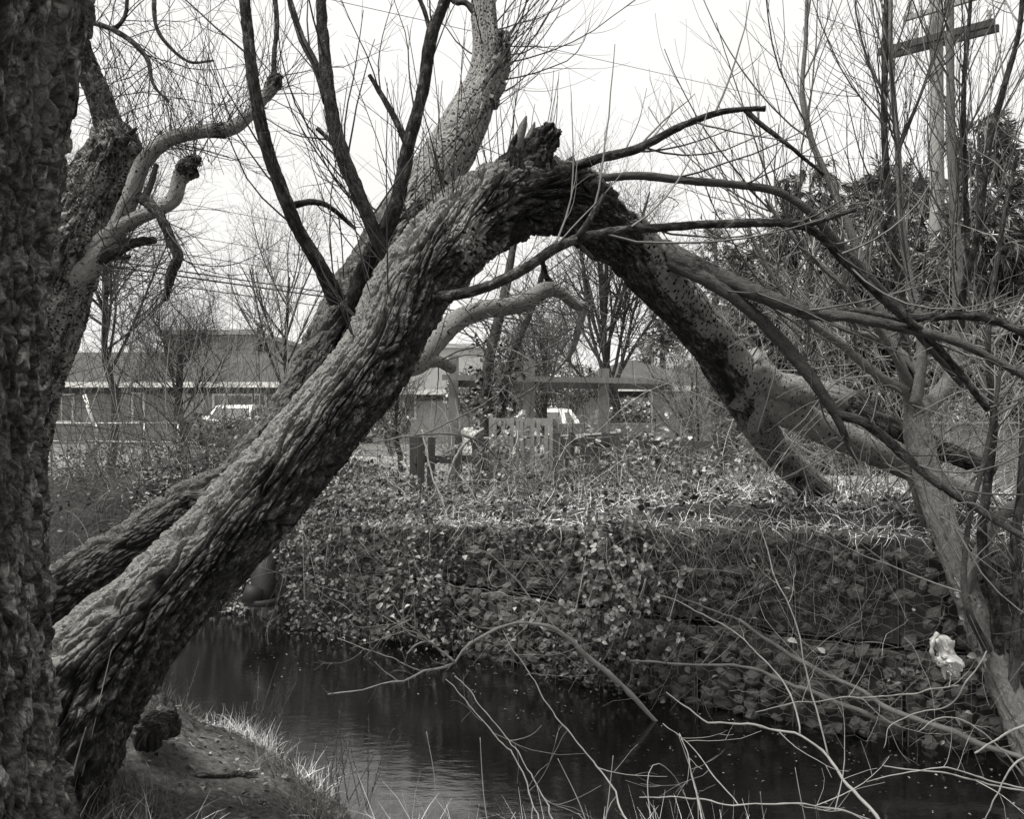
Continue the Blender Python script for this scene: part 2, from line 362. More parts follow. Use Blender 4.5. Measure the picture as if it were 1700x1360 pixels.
M['leaf'] = mk_leaf('bramble_leaf', .08); M['leaf_dark'] = mk_leaf('ivy_leaf', .042, .5); M['litter'] = mk_leaf('dead_leaf', .07, .85, .1)
M['cedar'] = mk_leaf('cedar_spray', .11, .8, .15); M['spruce'] = mk_leaf('spruce_needles', .10, .8, .15); M['shrub'] = mk_leaf('shrub_leaf', .13, .6, .3)
def mk_ground():
    m = NT('bank_earth', .8, .3); tc = m.n('ShaderNodeTexCoord').outputs['Object']
    n1 = m.noise(tc, 2.2, 8, .65); n2 = m.noise(tc, 28, 8, .75); v = m.vor(tc, 22).outputs['Distance']
    c = m.ramp(n2, [(.35, .03), (.5, .085), (.68, .2)]); c = m.mix(m.ramp(n1, [(.45, (0, 0, 0, 1)), (.7, (.7, .7, .7, 1))]), c, m.ramp(n2, [(.35, .06), (.68, .26)]))
    sp = m.n('ShaderNodeSeparateXYZ'); m.l(tc, sp.inputs[0])
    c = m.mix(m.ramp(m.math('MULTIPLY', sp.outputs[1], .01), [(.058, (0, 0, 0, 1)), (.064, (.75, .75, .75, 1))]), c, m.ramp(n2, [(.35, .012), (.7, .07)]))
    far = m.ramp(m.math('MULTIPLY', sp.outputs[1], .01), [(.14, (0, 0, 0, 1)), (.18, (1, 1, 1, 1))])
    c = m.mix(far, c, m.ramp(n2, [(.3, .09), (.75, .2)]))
    m.col(c); b = m.bump(n2, 1., .06); b = m.bump(m.noise(tc, 110, 5, .8), .8, .02, b); m.bump(v, .35, .03, b); return m.m
M['ground'] = mk_ground()
def mk_water():
    m = NT('creek_water', .01, .5); m.b.inputs['IOR'].default_value = 2.3; m.col(.004)
    tc = m.n('ShaderNodeTexCoord').outputs['Object']
    n = m.noise(tc, 7, 3, .5, (1, 2.2, 1)); n2 = m.noise(tc, 30, 3, .6, (1, 2.0, 1))
    b = m.bump(n, .1, .02); m.bump(n2, .1, .005, b); return m.m
M['water'] = mk_water()
def mk_bag():
    m = NT('torn_plastic_film', .35, .5); m.col(.38); m.b.inputs['Transmission Weight'].default_value = .3
    tc = m.n('ShaderNodeTexCoord').outputs['Object']; m.bump(m.noise(tc, 40, 5), .5, .01); return m.m
M['bag'] = mk_bag()

# ---------------------------------------------------------------- terrain
NX = [-60, -12, -4, -2.3, -1.5, -1.24, -.93, -.65, 0, 1.5, 3.5, 12, 60]; NY = [5.4, 5.7, 5.85, 6.0, 5.7, 5.25, 4.85, 4.45, 3.9, 3.6, 3.2, 2.4, 0]
FX = [-60, -12, -4, -2.9, -2.23, -1.45, -.26, .7, 1.71, 2.36, 3.17, 5, 12, 60]; FY = [10.5, 10.3, 9.9, 9.5, 8.74, 8.4, 7.7, 6.85, 6.2, 5.75, 5.45, 5.0, 4.2, 3]
TX = [-12, -4, -1.5, 0, 1, 2, 3.2, 12]; TZ = [1.25, 1.2, 1.12, 1.24, 1.33, 1.41, 1.42, 1.42]
yn = lambda x: np.interp(x, NX, NY); yf = lambda x: np.interp(x, FX, FY); TT = lambda x: np.interp(x, TX, TZ)
def ground_z(x, y, detail=True):
    x = np.asarray(x, float); y = np.asarray(y, float)
    q_ = np.stack([x.ravel(), y.ravel(), x.ravel() * 0], -1); rg_ = (fbm(q_ * 2.6, 3, 44)).reshape(x.shape)
    dn = yn(x) - y + .22 * rg_; df = y - yf(x) + .08 * rg_; T = TT(x); gz = sst(-1.5, -1.0, x)
    near_top = .66 + .40 * sst(-1.3, -2.2, x) if False else .66 + .40 * (1 - sst(-2.3, -1.45, x))
    near = -.12 + near_top * (1 - np.exp(-np.maximum(dn, 0) / .95)) * 1.12
    far_l = -.15 + (T + .15) * sst(-.15, .8, df); far_g = -.4 + (T + .4) * sst(.38, .80, df)
    far = far_l * (1 - gz) + far_g * gz
    far = np.where(df > 1, T + (.6 - T) * sst(2.5, 8.5, df), far) + .22 * sst(25, 31, y)
    z = np.where(dn > 0, near, np.where(df > -.15, far, -.45 + .3 * np.exp(dn * 3)))
    z = z + .38 * np.exp(-((x + 2.9) / 1.5) ** 4 - ((y - 11) / 1.0) ** 2) 
    if detail:
        p = np.stack([x.ravel(), y.ravel(), x.ravel() * 0], -1); w = np.clip(1 - (p[:, 1] - 12) / 6, 0, 1) * .9 + .1
        z = z + ((fbm(p * 1.3, 3, 4) * .06 + fbm(p * 7, 2, 14) * .025 + fbm(p * 17, 2, 15) * .012 * (p[:, 1] < 6.5)) * w).reshape(z.shape)
    return z
def axis(lo, hi, c0, c1, fine, grow=1.16):
    a = list(np.arange(c0, c1, fine)); s = fine; v = a[-1]
    while v < hi: s *= grow; v += s; a.append(v)
    s = fine; v = a[0]; b = []
    while v > lo: s *= grow; v -= s; b.append(v)
    return np.array(b[::-1] + a)
ax = axis(-900, 900, -4.5, 4.5, .045); ay = axis(-60, 1500, 2.6, 11, .045)
GX, GY = np.meshgrid(ax, ay); GZ = ground_z(GX, GY); nx, ny = len(ax), len(ay)
ii = np.arange(ny - 1)[:, None] * nx; jj = np.arange(nx - 1)[None]
Qg = np.stack([ii + jj, ii + jj + 1, ii + nx + jj + 1, ii + nx + jj], -1).reshape(-1, 4)
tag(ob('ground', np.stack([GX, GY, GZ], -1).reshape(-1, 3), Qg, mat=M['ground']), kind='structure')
xs = np.linspace(-30, 30, 121)
wv = np.concatenate([np.stack([xs, yn(xs) - 1.0, xs * 0], -1), np.stack([xs, yf(xs) + .7, xs * 0], -1)])
k_ = np.arange(120); tag(ob('water', wv, np.stack([k_, k_ + 1, k_ + 122, k_ + 121], 1), mat=M['water']), kind='structure')
def sheet(name, x0, x1, y0, y1, dz, mat, n=60, zf=None):
    X, Y = np.meshgrid(np.linspace(x0, x1, n), np.linspace(y0, y1, 8)); Z = ground_z(X, Y, False) + dz if zf is None else X * 0 + zf
    i = np.arange(7)[:, None] * n; j = np.arange(n - 1)[None]
    return tag(ob(name, np.stack([X, Y, Z], -1).reshape(-1, 3), np.stack([i + j, i + j + 1, i + n + j + 1, i + n + j], -1).reshape(-1, 4), mat=mat), kind='structure')
sheet('road', -200, 200, 19, 24.6, .04, M['asphalt'])
m = MB(); m.box(-200, 200, 18.72, 18.97, .4, .76); m.ob('kerb', M['concrete'])['kind'] = 'structure'
m = MB(); m.box(-200, 200, 24.63, 24.88, .4, .76); m.ob('kerb', M['concrete'])['kind'] = 'structure'
m = MB(); m.box(-200, 200, 25.4, 26.9, .3, .77); m.ob('pavement', M['concrete'])['kind'] = 'structure'
m = MB(); m.box(-12.4, -8.6, 26.93, 34.7, .3, .9); m.ob('driveway', M['concrete'])['kind'] = 'structure'

# ---------------------------------------------------------------- houses
def window(par, x0, x1, z0, z1, y, nm=1, mt=None):
    """framed window on a wall facing -y"""
    w = .09; m = MB(); m.box(x0 - w, x0, y - .06, y + .02, z0 - w, z1 + w).box(x1, x1 + w, y - .06, y + .02, z0 - w, z1 + w).box(x0, x1, y - .06, y + .02, z0 - w, z0).box(x0, x1, y - .06, y + .02, z1, z1 + w)
    f = m.ob('window', mt or M['trim'], par, smooth=False)
    ob('pane', boxv(x0, x1, y - .02, y + .0, z0, z1), BQ, mat=M['glass'], parent=f, smooth=False)
    for q in range(1, nm + 1):
        xx = x0 + (x1 - x0) * q / (nm + 1); ob('mullion', boxv(xx - .03, xx + .03, y - .05, y - .022, z0, z1), BQ, mat=mt or M['trim'], parent=f, smooth=False)
def house(name, label, x0, x1, y0, y1, zb, ze, zr, wallm, roofm, wins=(), group=None, over=.7, hip=0., boards=0, door=None, chimney=None):
    h = thing(name, label, 'house', ((x0 + x1) / 2, y0, zb), group)
    if boards:
        m = MB(); m.box(x0, x1, y0, y1, zb, ze); m.ob('wall', wallm, h, smooth=False)
        m = MB()
        for xx in np.arange(x0 + .2, x1, boards): m.box(xx, xx + .05, y0 - .025, y0 - .002, zb + .01, ze - .01)
        o = m.ob('batten', wallm, h, smooth=False); o['kind'] = 'stuff'
    else: m = MB(); m.box(x0, x1, y0, y1, zb, ze); m.ob('wall', wallm, h, smooth=False)
    ym = (y0 + y1) / 2; a, b = x0 - over, x1 + over; c, d = y0 - over, y1 + over; t = .14
    top = np.array([[a, c, ze], [b, c, ze], [b - hip, ym, zr], [a + hip, ym, zr], [a, d, ze], [b, d, ze]]); V = np.vstack([top + [0, 0, t], top])
    Q = [[0, 1, 2, 3], [3, 2, 5, 4], [6, 9, 8, 7], [9, 10, 11, 8], [0, 6, 7, 1], [4, 5, 11, 10]]
    T = [[1, 5, 2], [0, 3, 4], [7, 8, 11], [6, 10, 9]]; Q += [[1, 7, 11, 5], [0, 4, 10, 6]]
    r = ob('roof', V, Q, T, roofm, h, smooth=False)
    m = MB(); m.box(a, b, c - .03, c - .004, ze - .05, ze + .16); m.ob('gutter', M['trim'], h, smooth=False)
    m = MB(); m.box(x0, x1, y0 - .02, y0 - .003, ze - .3, ze - .06); m.ob('fascia', M['dark_trim'], h, smooth=False)
    for (wx0, wx1, wz0, wz1, nm) in wins: window(h, wx0, wx1, wz0, wz1, y0 - .03, nm)
    if door is not None:
        dx, dm = door; m = MB(); m.box(dx, dx + .95, y0 - .07, y0 - .004, zb, zb + 2.05); dd = m.ob('door', dm, h, smooth=False)
        m = MB(); m.box(dx + .8, dx + .86, y0 - .12, y0 - .072, zb + 1, zb + 1.06); m.ob('handle', M['metal'], dd, smooth=False)
    if chimney is not None:
        cx, cy, cz = chimney; m = MB(); m.box(cx, cx + 1.0, cy, cy + .8, ze, cz - .31); m.ob('chimney', M['concrete'], r, smooth=False)
        m = MB(); m.box(cx + .1, cx + .9, cy + .1, cy + .7, cz - .3, cz); m.ob('chimney_cap', M['wall_white'], r, smooth=False)
    return h
X = lambda px, Y: (px - 850) / F * Y
Z = lambda py, Y: CZ - (py - HY) / F * Y
YH = 35
hA = house('bungalow', 'long low grey bungalow with a dark shingle roof left of the leaning trunks', X(20, YH), X(548, YH), YH, YH + 9, .8, Z(642, YH), Z(590, YH + 4.5), M['wall_grey'], M['roof'],
      [(X(86, YH), X(121, YH), 1.75, 2.75, 1), (X(223, YH), X(238, YH), 1.75, 2.8, 0), (X(357, YH), X(371, YH), 1.5, 2.75, 0), (X(379, YH), X(419, YH), 1.5, 2.75, 0), (X(424, YH), X(440, YH), 1.5, 2.75, 1)], boards=.42, door=(X(300, YH), M['wall_pale']))
mb_ = MB(); mb_.box(X(324, YH), X(336, YH), YH - .15, YH - .03, 1.9, 2.05); mb_.ob('letter_box', M['dark_trim'], hA)
house('small_bungalow', 'pale bungalow with a narrow twin window behind the right side of the main trunk', X(612, YH), X(775, YH), YH + 1, YH + 9, .8, Z(653, YH), Z(600, YH + 5), M['wall_pale'], M['roof_pale'],
      [(X(673, YH + 1), X(688, YH + 1), 1.85, 2.7, 1)])
house('hipped_house', 'pale house with a grey hipped roof beyond the post and beam frame', X(955, YH), X(1175, YH), YH, YH + 8, .8, Z(648, YH), Z(603, YH + 4), M['wall_pale'], M['roof'],
      [(X(1000, YH), X(1020, YH), 1.7, 2.6, 1), (X(1048, YH), X(1062, YH), 1.4, 2.6, 0)], hip=3.2, door=(X(1076, YH), M['trim']))
house('white_house', 'white house with a pale chimney seen just left of the fallen limb', X(1132, 48), X(1300, 48), 48, 58, .8, Z(652, 48), Z(615, 53), M['wall_white'], M['roof_pale'], chimney=(X(1134, 48), 49, Z(598, 48)))
hE = house('grey_house', 'grey house with one small square window at the far right edge', X(1592, 33), X(1800, 33), 33, 42, .8, Z(640, 33), Z(600, 37), M['wall_grey'], M['roof'],
      [(X(1606, 33), X(1620, 33), Z(672, 33), Z(659, 33), 0)], boards=.5)
def block(name, label, px0, px1, pt, Yb, depth, mat, rows=(), zb=.5, top=None):
    b = thing(name, label, 'building', (X((px0 + px1) / 2, Yb), Yb, zb)); m = MB(); m.box(X(px0, Yb), X(px1, Yb), Yb, Yb + depth, zb, Z(pt, Yb)); m.ob('wall', mat, b, smooth=False)
    m = MB(); m.box(X(px0, Yb) - .3, X(px1, Yb) + .3, Yb - .3, Yb + depth + .3, Z(pt, Yb) + .01, Z(pt, Yb) + .5); m.ob('parapet', top or mat, b, smooth=False)
    for (z0, z1, n) in rows:
        xa = np.linspace(X(px0, Yb), X(px1, Yb), n + 1); w = (xa[1] - xa[0])
        for q in range(n): ob('window', boxv(xa[q] + w * .15, xa[q] + w * .85, Yb - .06, Yb - .01, z0, z1), BQ, mat=M['glass'], parent=b, smooth=False)
    return b
block('flat_roofed_block', 'plain grey flat-roofed block rising behind the bungalow and the round bare tree', 272, 420, 556, 90, 25, M['wood'], top=M['wall_grey'])
block('office_building', 'distant white building with two rows of windows left of the trunks', 438, 620, 583, 150, 30, M['wall_white'], [(Z(593, 150) - .3, Z(588, 150), 26), (Z(602, 150), Z(597, 150), 26)])
block('tall_block', 'pale plain block between the main trunk and the thicket', 690, 800, 578, 100, 25, M['wall_pale'])
# distant hills; their pale tone is haze put into the colour
hx = np.linspace(-500, 500, 80); hz = 28 + 14 * np.interp(fbm(np.stack([hx * .006, hx * 0, hx * 0], -1), 3, 3), [-1, 1], [0, 2])
hv = np.concatenate([np.stack([hx, hx * 0 + 700, hx * 0 - 1], -1), np.stack([hx, hx * 0 + 760, hz], -1), np.stack([hx, hx * 0 + 900, hx * 0 - 1], -1)])
k_ = np.arange(79); tag(ob('hills', hv, np.vstack([np.stack([k_, k_ + 1, k_ + 81, k_ + 80], 1), np.stack([k_ + 80, k_ + 81, k_ + 161, k_ + 160], 1)]), mat=M['wall_pale']), kind='structure')

# ---------------------------------------------------------------- cars
def ext_poly(poly, hw, name, mat, par, xf, smooth=False):
    """side polygon (x,z) extruded between +-hw(i); xf places it"""
    n = len(poly); A = np.array([[p[0], -h, p[1]] for p, h in zip(poly, hw)]); B = A * [1, -1, 1]
    V = np.vstack([A, B]); i = np.arange(n); Q = np.stack([i, (i + 1) % n, (i + 1) % n + n, i + n], 1)
    return ob(name, xf(V), Q, mat=mat, parent=par, smooth=smooth, N=[list(range(n))[::-1], list(range(n, 2 * n))])
def car(name, label, loc, rot, mat, L=4.6, H=1.6, Wd=1.8, van=False, group=None):
    c = thing(name, label, 'car', loc, group); ca, sa = math.cos(rot), math.sin(rot)
    def xf(V): V = np.asarray(V, float); return np.stack([V[:, 0] * ca - V[:, 1] * sa, V[:, 0] * sa + V[:, 1] * ca, V[:, 2]], -1) + np.array(loc)
    h = Wd / 2; bl = H * (.69 if van else .6)
    low = [(-L / 2, .35), (-L / 2 - .02, .62), (-L / 2 + .05, bl - .1), (-L / 2 + 1.15, bl), (0, bl + .03), (L / 2 - .15, bl), (L / 2 + .02, bl - .2), (L / 2, .35)]
    for cx in (L / 2 - .85, -L / 2 + .9):
        for a in np.linspace(0, math.pi, 7): low.append((cx + .37 * math.cos(a), .3 + .37 * math.sin(a)))
    low = low[:8] + [(p[0], p[1]) for p in low[8:]]
    ext_poly(low, [h - .04] + [h] * 1 + [h - .08, h - .04, h, h - .03, h - .06, h - .04] + [h] * 14, 'body', mat, c, xf)
    x0, x1 = -L / 2 + 1.1, L / 2 - (.15 if van else .6); tw = h - .22
    gl = [(x0, bl + .005), (x0 + .75, H - .03), (x0 + 1.1, H), (x1 - .5, H), (x1 - .3, H - .04), (x1, bl + .005)]
    ext_poly(gl, [h - .06, tw, tw, tw, tw, h - .06], 'cabin', mat, c, xf)
    def pane(nm, pts): ob(nm, xf(np.array(pts, float)), N=[list(range(len(pts)))], mat=M['glass'], parent=c, smooth=False)
    zt = H - .12; zb_ = bl + .07; f = lambda z: h - .06 + (tw - h + .06) * (z - bl) / (H - .03 - bl)
    xm = (x0 + x1) / 2 + .05
    xt = lambda z: x0 + .75 * (z - bl) / (H - .03 - bl); xr = lambda z: x1 - .3 * (z - bl) / (H - .04 - bl)
    for s in (-1, 1):
        for (a0, a1, b0, b1) in ((xt(zb_) + .12, xt(zt) + .1, xm - .35, xm - .35), (xm - .25, xm - .25, xm + .55, xm + .5), (xm + .68, xm + .62, xr(zb_) - .15, xr(zt) - .12)):
            pane('side_window', [(a0, s * (f(zb_) + .006), zb_), (b0, s * (f(zb_) + .006), zb_), (b1, s * (f(zt) + .006), zt), (a1, s * (f(zt) + .006), zt)][::s])
        for cx in (L / 2 - .85, -L / 2 + .9):
            cy = s * (h - .13); th = np.arange(16) * math.pi / 8
            Vw = np.vstack([np.stack([cx + .32 * np.cos(th), th * 0 + cy - .1, .32 + .32 * np.sin(th)], -1), np.stack([cx + .32 * np.cos(th), th * 0 + cy + .1, .32 + .32 * np.sin(th)], -1)])
            i = np.arange(16); w = ob('wheel', xf(Vw), np.stack([i, (i + 1) % 16, (i + 1) % 16 + 16, i + 16], 1), mat=M['tyre'], parent=c, N=[list(range(16))[::-1], list(range(16, 32))])
            Vr = np.stack([cx + .2 * np.cos(th), th * 0 + cy + s * .105, .32 + .2 * np.sin(th)], -1); ob('rim', xf(Vr), N=[list(range(16))[::s]], mat=M['metal'], parent=w)
        m = MB(); m.box(-L / 2 - .03, -L / 2 + .1, s * (h - .3) - .16, s * (h - .3) + .16, bl - .28, bl - .14); V = xf(np.concatenate(m.V)); ob('headlight', V, BQ, mat=M['ceramic'], parent=c, smooth=False)
        m = MB(); m.box(x0 + .35, x0 + .5, s * (h + .08) - .08, s * (h + .08) + .08, bl + .05, bl + .18); ob('mirror', xf(np.concatenate(m.V)), BQ, mat=mat, parent=c, smooth=False)
    g = lambda z: xt(z) - .012
    pane('windscreen', [(g(zb_), -(f(zb_) - .08), zb_), (g(zb_), f(zb_) - .08, zb_), (g(zt), f(zt) - .08, zt), (g(zt), -(f(zt) - .08), zt)][::-1])
    g2 = lambda z: xr(z) + .012
    pane('rear_window', [(g2(zb_), -(f(zb_) - .1), zb_), (g2(zb_), f(zb_) - .1, zb_), (g2(zt), f(zt) - .1, zt), (g2(zt), -(f(zt) - .1), zt)])
    return c
car('parked_car', 'white estate car parked beyond the picket fence, side on', (X(868, 26) , 26, .62), math.radians(4), M['carwhite'], 3.6, 1.62, van=True, group='cars parked along the street')
car('parked_car', 'dark grey car parked just right of the white estate car', (X(1000, 28.2), 28.2, .70), math.radians(0), M['cargrey'], 4.0, 1.52, group='cars parked along the street')
car('parked_car', 'white van-like car standing nose out on the drive of the grey bungalow', (X(394, 31.5), 31.5, .92), math.radians(90), M['carwhite'], 4.4, 1.45, 1.7, group='cars parked along the street')
car('parked_car', 'white car at the far right edge above the board fence', (X(1690, 27), 27, .66), math.radians(3), M['carwhite'], 4.4, 1.5, group='cars parked along the street')

# ---------------------------------------------------------------- utility pole and wires
up = thing('utility_pole', 'tall grey wooden utility pole with a double crossarm above the cedars', 'utility pole', (X(1555, 20), 20, .6))
q = [[X(1557, 20), 20, .3, .19], [X(1556, 20), 20, 4, .175], [X(1555, 20), 20, 9, .15], [X(1554, 20), 20, 13.5, .13]]
bark('pole', q, M['pole'], up, ds=.15, k=18, world=True, lump=.01, amp=.004)
A0, A1 = np.array([X(1462, 20.8), 20.8, 10.66]), np.array([X(1655, 19.2), 19.2, 10.66]); ad = norm(A1 - A0); an = np.array([-ad[1], ad[0], 0])
for sg in (-1, 1):
    m = MB(); m.beam(A0 + an * sg * .19, A1 + an * sg * .19, .11, .15); m.ob('crossarm', M['arm'], up, smooth=False)
m = MB(); B0 = np.array([X(1505, 20.4), 20.4, 11.25]); B1 = np.array([X(1650, 19.1), 19.1, 11.25]); m.beam(B0 - an * .22, B1 - an * .22, .09, .11); m.ob('crossarm', M['pole'], up, smooth=False)
PC = np.array([X(1555, 20), 20, 0])
for e in (.22, .78):
    a = A0 + (A1 - A0) * e + an * -.26; b = PC + np.array([0, 0, 9.95]) - an * .2; m = MB(); m.beam(a + [0, 0, -.05], b, .04, .02); m.ob('brace', M['metal'], up, smooth=False)
def insul(p, flip=1):
    m = MB(); z = np.array([0, .03, .06, .09, .12, .15, .18, .24]); r = np.array([.02, .07, .03, .07, .035, .065, .03, .02]); PT = np.stack([np.full(8, p[0]), np.full(8, p[1]), p[2] + flip * z * 1.5], -1); V, Q, T = tubes(PT[None], r[None], 10, True); m.add(V, Q, T); m.ob('insulator', M['ceramic'], up)
for e in (.06, .32, .42, .94): insul(A0 + (A1 - A0) * e + [0, 0, .12])
for e in (.08, .55, .92): insul(B0 - an * .22 + (B1 - B0) * e + [0, 0, .06])
insul(PC + np.array([.24, -.1, 10.2]), -1)
m = MB(); m.beam(PC + [.12, -.13, 10.5], PC + [.3, -.2, 10.28], .03, .03); m.ob('bracket', M['metal'], up)
m = MB(); m.beam(PC + [-.05, -.16, 7.6], PC + [-.28, -.2, 7.65], .04, .04); m.ob('step_bolt', M['metal'], up)
def wire(p0, p1, sag, r, label):
    t = np.linspace(0, 1, 40)[:, None]; p = np.array(p0) * (1 - t) + np.array(p1) * t; p[:, 2] -= sag * 4 * (t * (1 - t))[:, 0]
    V, Q, T = tubes(p[None], np.full((1, 40), r), 5); tag(ob('overhead_wire', V, Q, mat=M['cable']), label, 'wire', 'overhead wires along the street')
def ext(a, b, e0=-.6, e1=2.2): a = np.array(a); b = np.array(b); return a + (b - a) * e0, a + (b - a) * e1
for (ya, yb, r, lb) in ((415, 545, .022, 'thick black overhead cable, the upper of the close pair behind the left branches'), (424, 551, .026, 'thick black overhead cable, the lower of the close pair behind the left branches'), (441, 566, .016, 'thin overhead wire just below the pair of thick cables'),
                        (352, 505, .009, 'faint overhead wire, second above the pair of thick cables'), (296, 470, .009, 'faint high overhead wire crossing behind the bare shoots at left'), (385, 525, .012, 'thin overhead wire next above the pair of thick cables')):
    a, b = ext(P(200, ya, 24), P(1100, yb, 45)); wire(a, b, .5, r, lb)
a, b = ext(P(600, 10, 16), P(1270, 160, 22), -1, 2); wire(a, b, 0, .006, 'finest high wire sloping down to the right above the broken crown')
for e, lb in ((.06, 'wire from the left end of the lower crossarm'), (.42, 'wire from the lower crossarm near the pole'), (.94, 'wire from the right end of the lower crossarm')):
    p = A0 + (A1 - A0) * e + [0, 0, .5]; wire(p, p + np.array([14, 26, 1.]), .6, .008, lb); 

# ---------------------------------------------------------------- foliage helpers
def leaves(N, pos, nrm, size, aspect=.62, curl=.25):
    """N oval leaves: 8 vertices, folded along the midrib"""
    tpl = np.array([[0, 0, 0], [-.5, .3, .12], [-.45, .62, .12], [0, 1, -.15], [.45, .62, .12], [.5, .3, .12], [0, .32, 0], [0, .66, -.03]]) * [aspect, 1, 1]
    tri = np.array([[0, 6, 1], [1, 6, 7], [1, 7, 2], [2, 7, 3], [0, 5, 6], [5, 7, 6], [5, 4, 7], [4, 3, 7]])
    nrm = norm(nrm); r = RG.normal(size=(N, 3)); d = norm(r - nrm * np.sum(r * nrm, 1, keepdims=True)); sd = np.cross(d, nrm)
    s = np.asarray(size)[:, None, None] if np.ndim(size) else size
    V = pos[:, None] + s * (tpl[None, :, 0:1] * sd[:, None] + tpl[None, :, 1:2] * d[:, None] + tpl[None, :, 2:3] * nrm[:, None])
    T = (np.arange(N) * 8)[:, None, None] + tri[None]; return V.reshape(-1, 3), T.reshape(-1, 3)
def slivers(pos, d, L, w):
    """thin pointed blades, 2 triangles each"""
    N = len(pos); d = norm(d); sd = norm(np.cross(d, RG.normal(size=(N, 3)))); L = np.asarray(L)[:, None]; w = np.asarray(w)[:, None]
    V = np.stack([pos, pos + d * L * .45 + sd * w, pos + d * L, pos + d * L * .45 - sd * w], 1).reshape(-1, 3); b = (np.arange(N) * 4)[:, None]
    return V, np.vstack([b + [0, 1, 2], b + [0, 2, 3]])
def blades(pos, d, L, w, bend=.5, n=5):
    """curved grass blades (N) as ribbons"""
    N = len(pos); d = norm(d); s = norm(np.cross(d, RG.normal(size=(N, 3)))); L = np.asarray(L)[:, None]; out = []; cur = pos.copy()
    gb = RG.normal(size=(N, 3)) * [1, 1, 0]; gb = norm(gb); bb = RG.uniform(.1, 1, N)[:, None] * bend
    wd = np.asarray(w)[:, None]
    for q in range(n):
        f = q / (n - 1); out.append(np.stack([cur - s * wd * (1 - f * .9), cur + s * wd * (1 - f * .9)], 1)); d = norm(d + (gb * .35 + [0, 0, -.22]) * bb * (1 + f)); cur = cur + d * L / (n - 1)
    V = np.stack(out, 1).reshape(-1, 3); b = (np.arange(N) * 2 * n)[:, None, None]; i = (np.arange(n - 1) * 2)[None, :, None]
    Q = (b + i + np.array([0, 1, 3, 2])[None, None]).reshape(-1, 4); return V, Q
# --- conifers
def conifer(label, px, top, Y, hw, droop=.8, zb=.6, nb=90, mat='cedar', sl=.3, sw=.017, dens=26, shape=.75, name='cedar_tree', group=None, base_py=None):
    x = X(px, Y); H = Z(top, Y); R = hw / F * Y; t = thing(name, label, 'tree', (x, Y, zb), group)
    bark('trunk', [[x, Y, zb - .1, .03 * (H - zb)], [x, Y, zb + (H - zb) * .5, .018 * (H - zb)], [x, Y, H - .05, .01]], M['bark_fore'], t, ds=.2, k=8, world=True, amp=.01)
    f = np.sort(RG.uniform(.06, 1, nb)); z = zb + (H - zb) * f; a = RG.uniform(0, 2 * math.pi, nb); rr = R * np.clip((1 - f) ** shape, .06, 1) * RG.uniform(.65, 1.1, nb)
    n = 7; u = np.linspace(0, 1, n)[None, :, None]; d = np.stack([np.cos(a), np.sin(a), a * 0], -1)[:, None]
    PT = np.stack([x + a * 0, Y + a * 0, z], -1)[:, None] + d * rr[:, None, None] * u + np.array([0, 0, 1.])[None, None] * (rr[:, None, None] * (.25 * u - droop * .55 * u * u))
    Rb = np.maximum(.012 * rr, .004)[:, None] * np.linspace(1, .3, n)[None]
    L2, R2 = sprout(PT, Rb, nb * 7, (.25, 1), (.15 * R + .12, .4 * R + .2), (30, 75), up=-.25 * droop, wig=.08, n=5, rf=.6, rmax=.01, rmin=.003)
    twigs_ob('branch', [(PT, Rb), (L2, R2)], M['twig_dark'], t)
    allp = np.concatenate([L2.reshape(-1, 3)]); N = nb * dens * 2; i = RG.integers(0, len(L2), N); fr = RG.uniform(0, 3.99, N); j = fr.astype(int); g = (fr - j)[:, None]
    pos = L2[i, j] * (1 - g) + L2[i, j + 1] * g; dr = norm(L2[i, j + 1] - L2[i, j]) + RG.normal(size=(N, 3)) * .45 + [0, 0, -.7 * droop]
    V, T = slivers(pos, dr, RG.uniform(.5, 1.2, N) * sl, RG.uniform(.6, 1.2, N) * sw)
    ob('crown', V, None, T, M[mat], t, smooth=False, kind='stuff')
G = 'dark cedars beyond the thicket'
conifer('dense dark cedar, leftmost of the big cedars, behind the twin thin limbs', 1345, 275, 21, 135, nb=170, dens=190, shape=.35, group=G)
conifer('broad dark cedar directly behind and below the utility pole', 1490, 270, 22, 160, nb=190, dens=200, shape=.3, group=G)
conifer('tallest cedar with open drooping sprays just right of the utility pole', 1625, 185, 18.5, 130, nb=140, dens=170, shape=.5, group=G)
conifer('dark cedar cut by the right edge of the frame', 1740, 260, 19, 130, nb=120, dens=160, shape=.35, group=G)
conifer('low dark cedar filling in beneath the leftmost big cedar', 1250, 400, 23, 110, nb=110, dens=150, shape=.35, group=G)
conifer('pale grey spruce behind the top of the fallen limb', 1188, 345, 42, 95, droop=.35, nb=130, dens=40, mat='spruce', sl=.4, sw=.03, shape=.9, name='spruce_tree')
conifer('pale spruce seen under the arch beside the fallen limb', 1100, 470, 44, 85, droop=.3, nb=110, dens=40, mat='spruce', sl=.4, sw=.03, shape=.9, name='spruce_tree')
conifer('grey-green spruce in the middle of the arch behind the post frame', 850, 545, 33, 60, droop=.4, nb=80, dens=45, mat='spruce', sl=.3, sw=.03, shape=.8, name='spruce_tree')
conifer('narrow pointed dark conifer left of the trunks above the bungalow roof', 433, 538, 80, 9, droop=.5, nb=80, dens=40, mat='cedar', sl=.5, sw=.1, shape=.8, name='narrow_conifer')
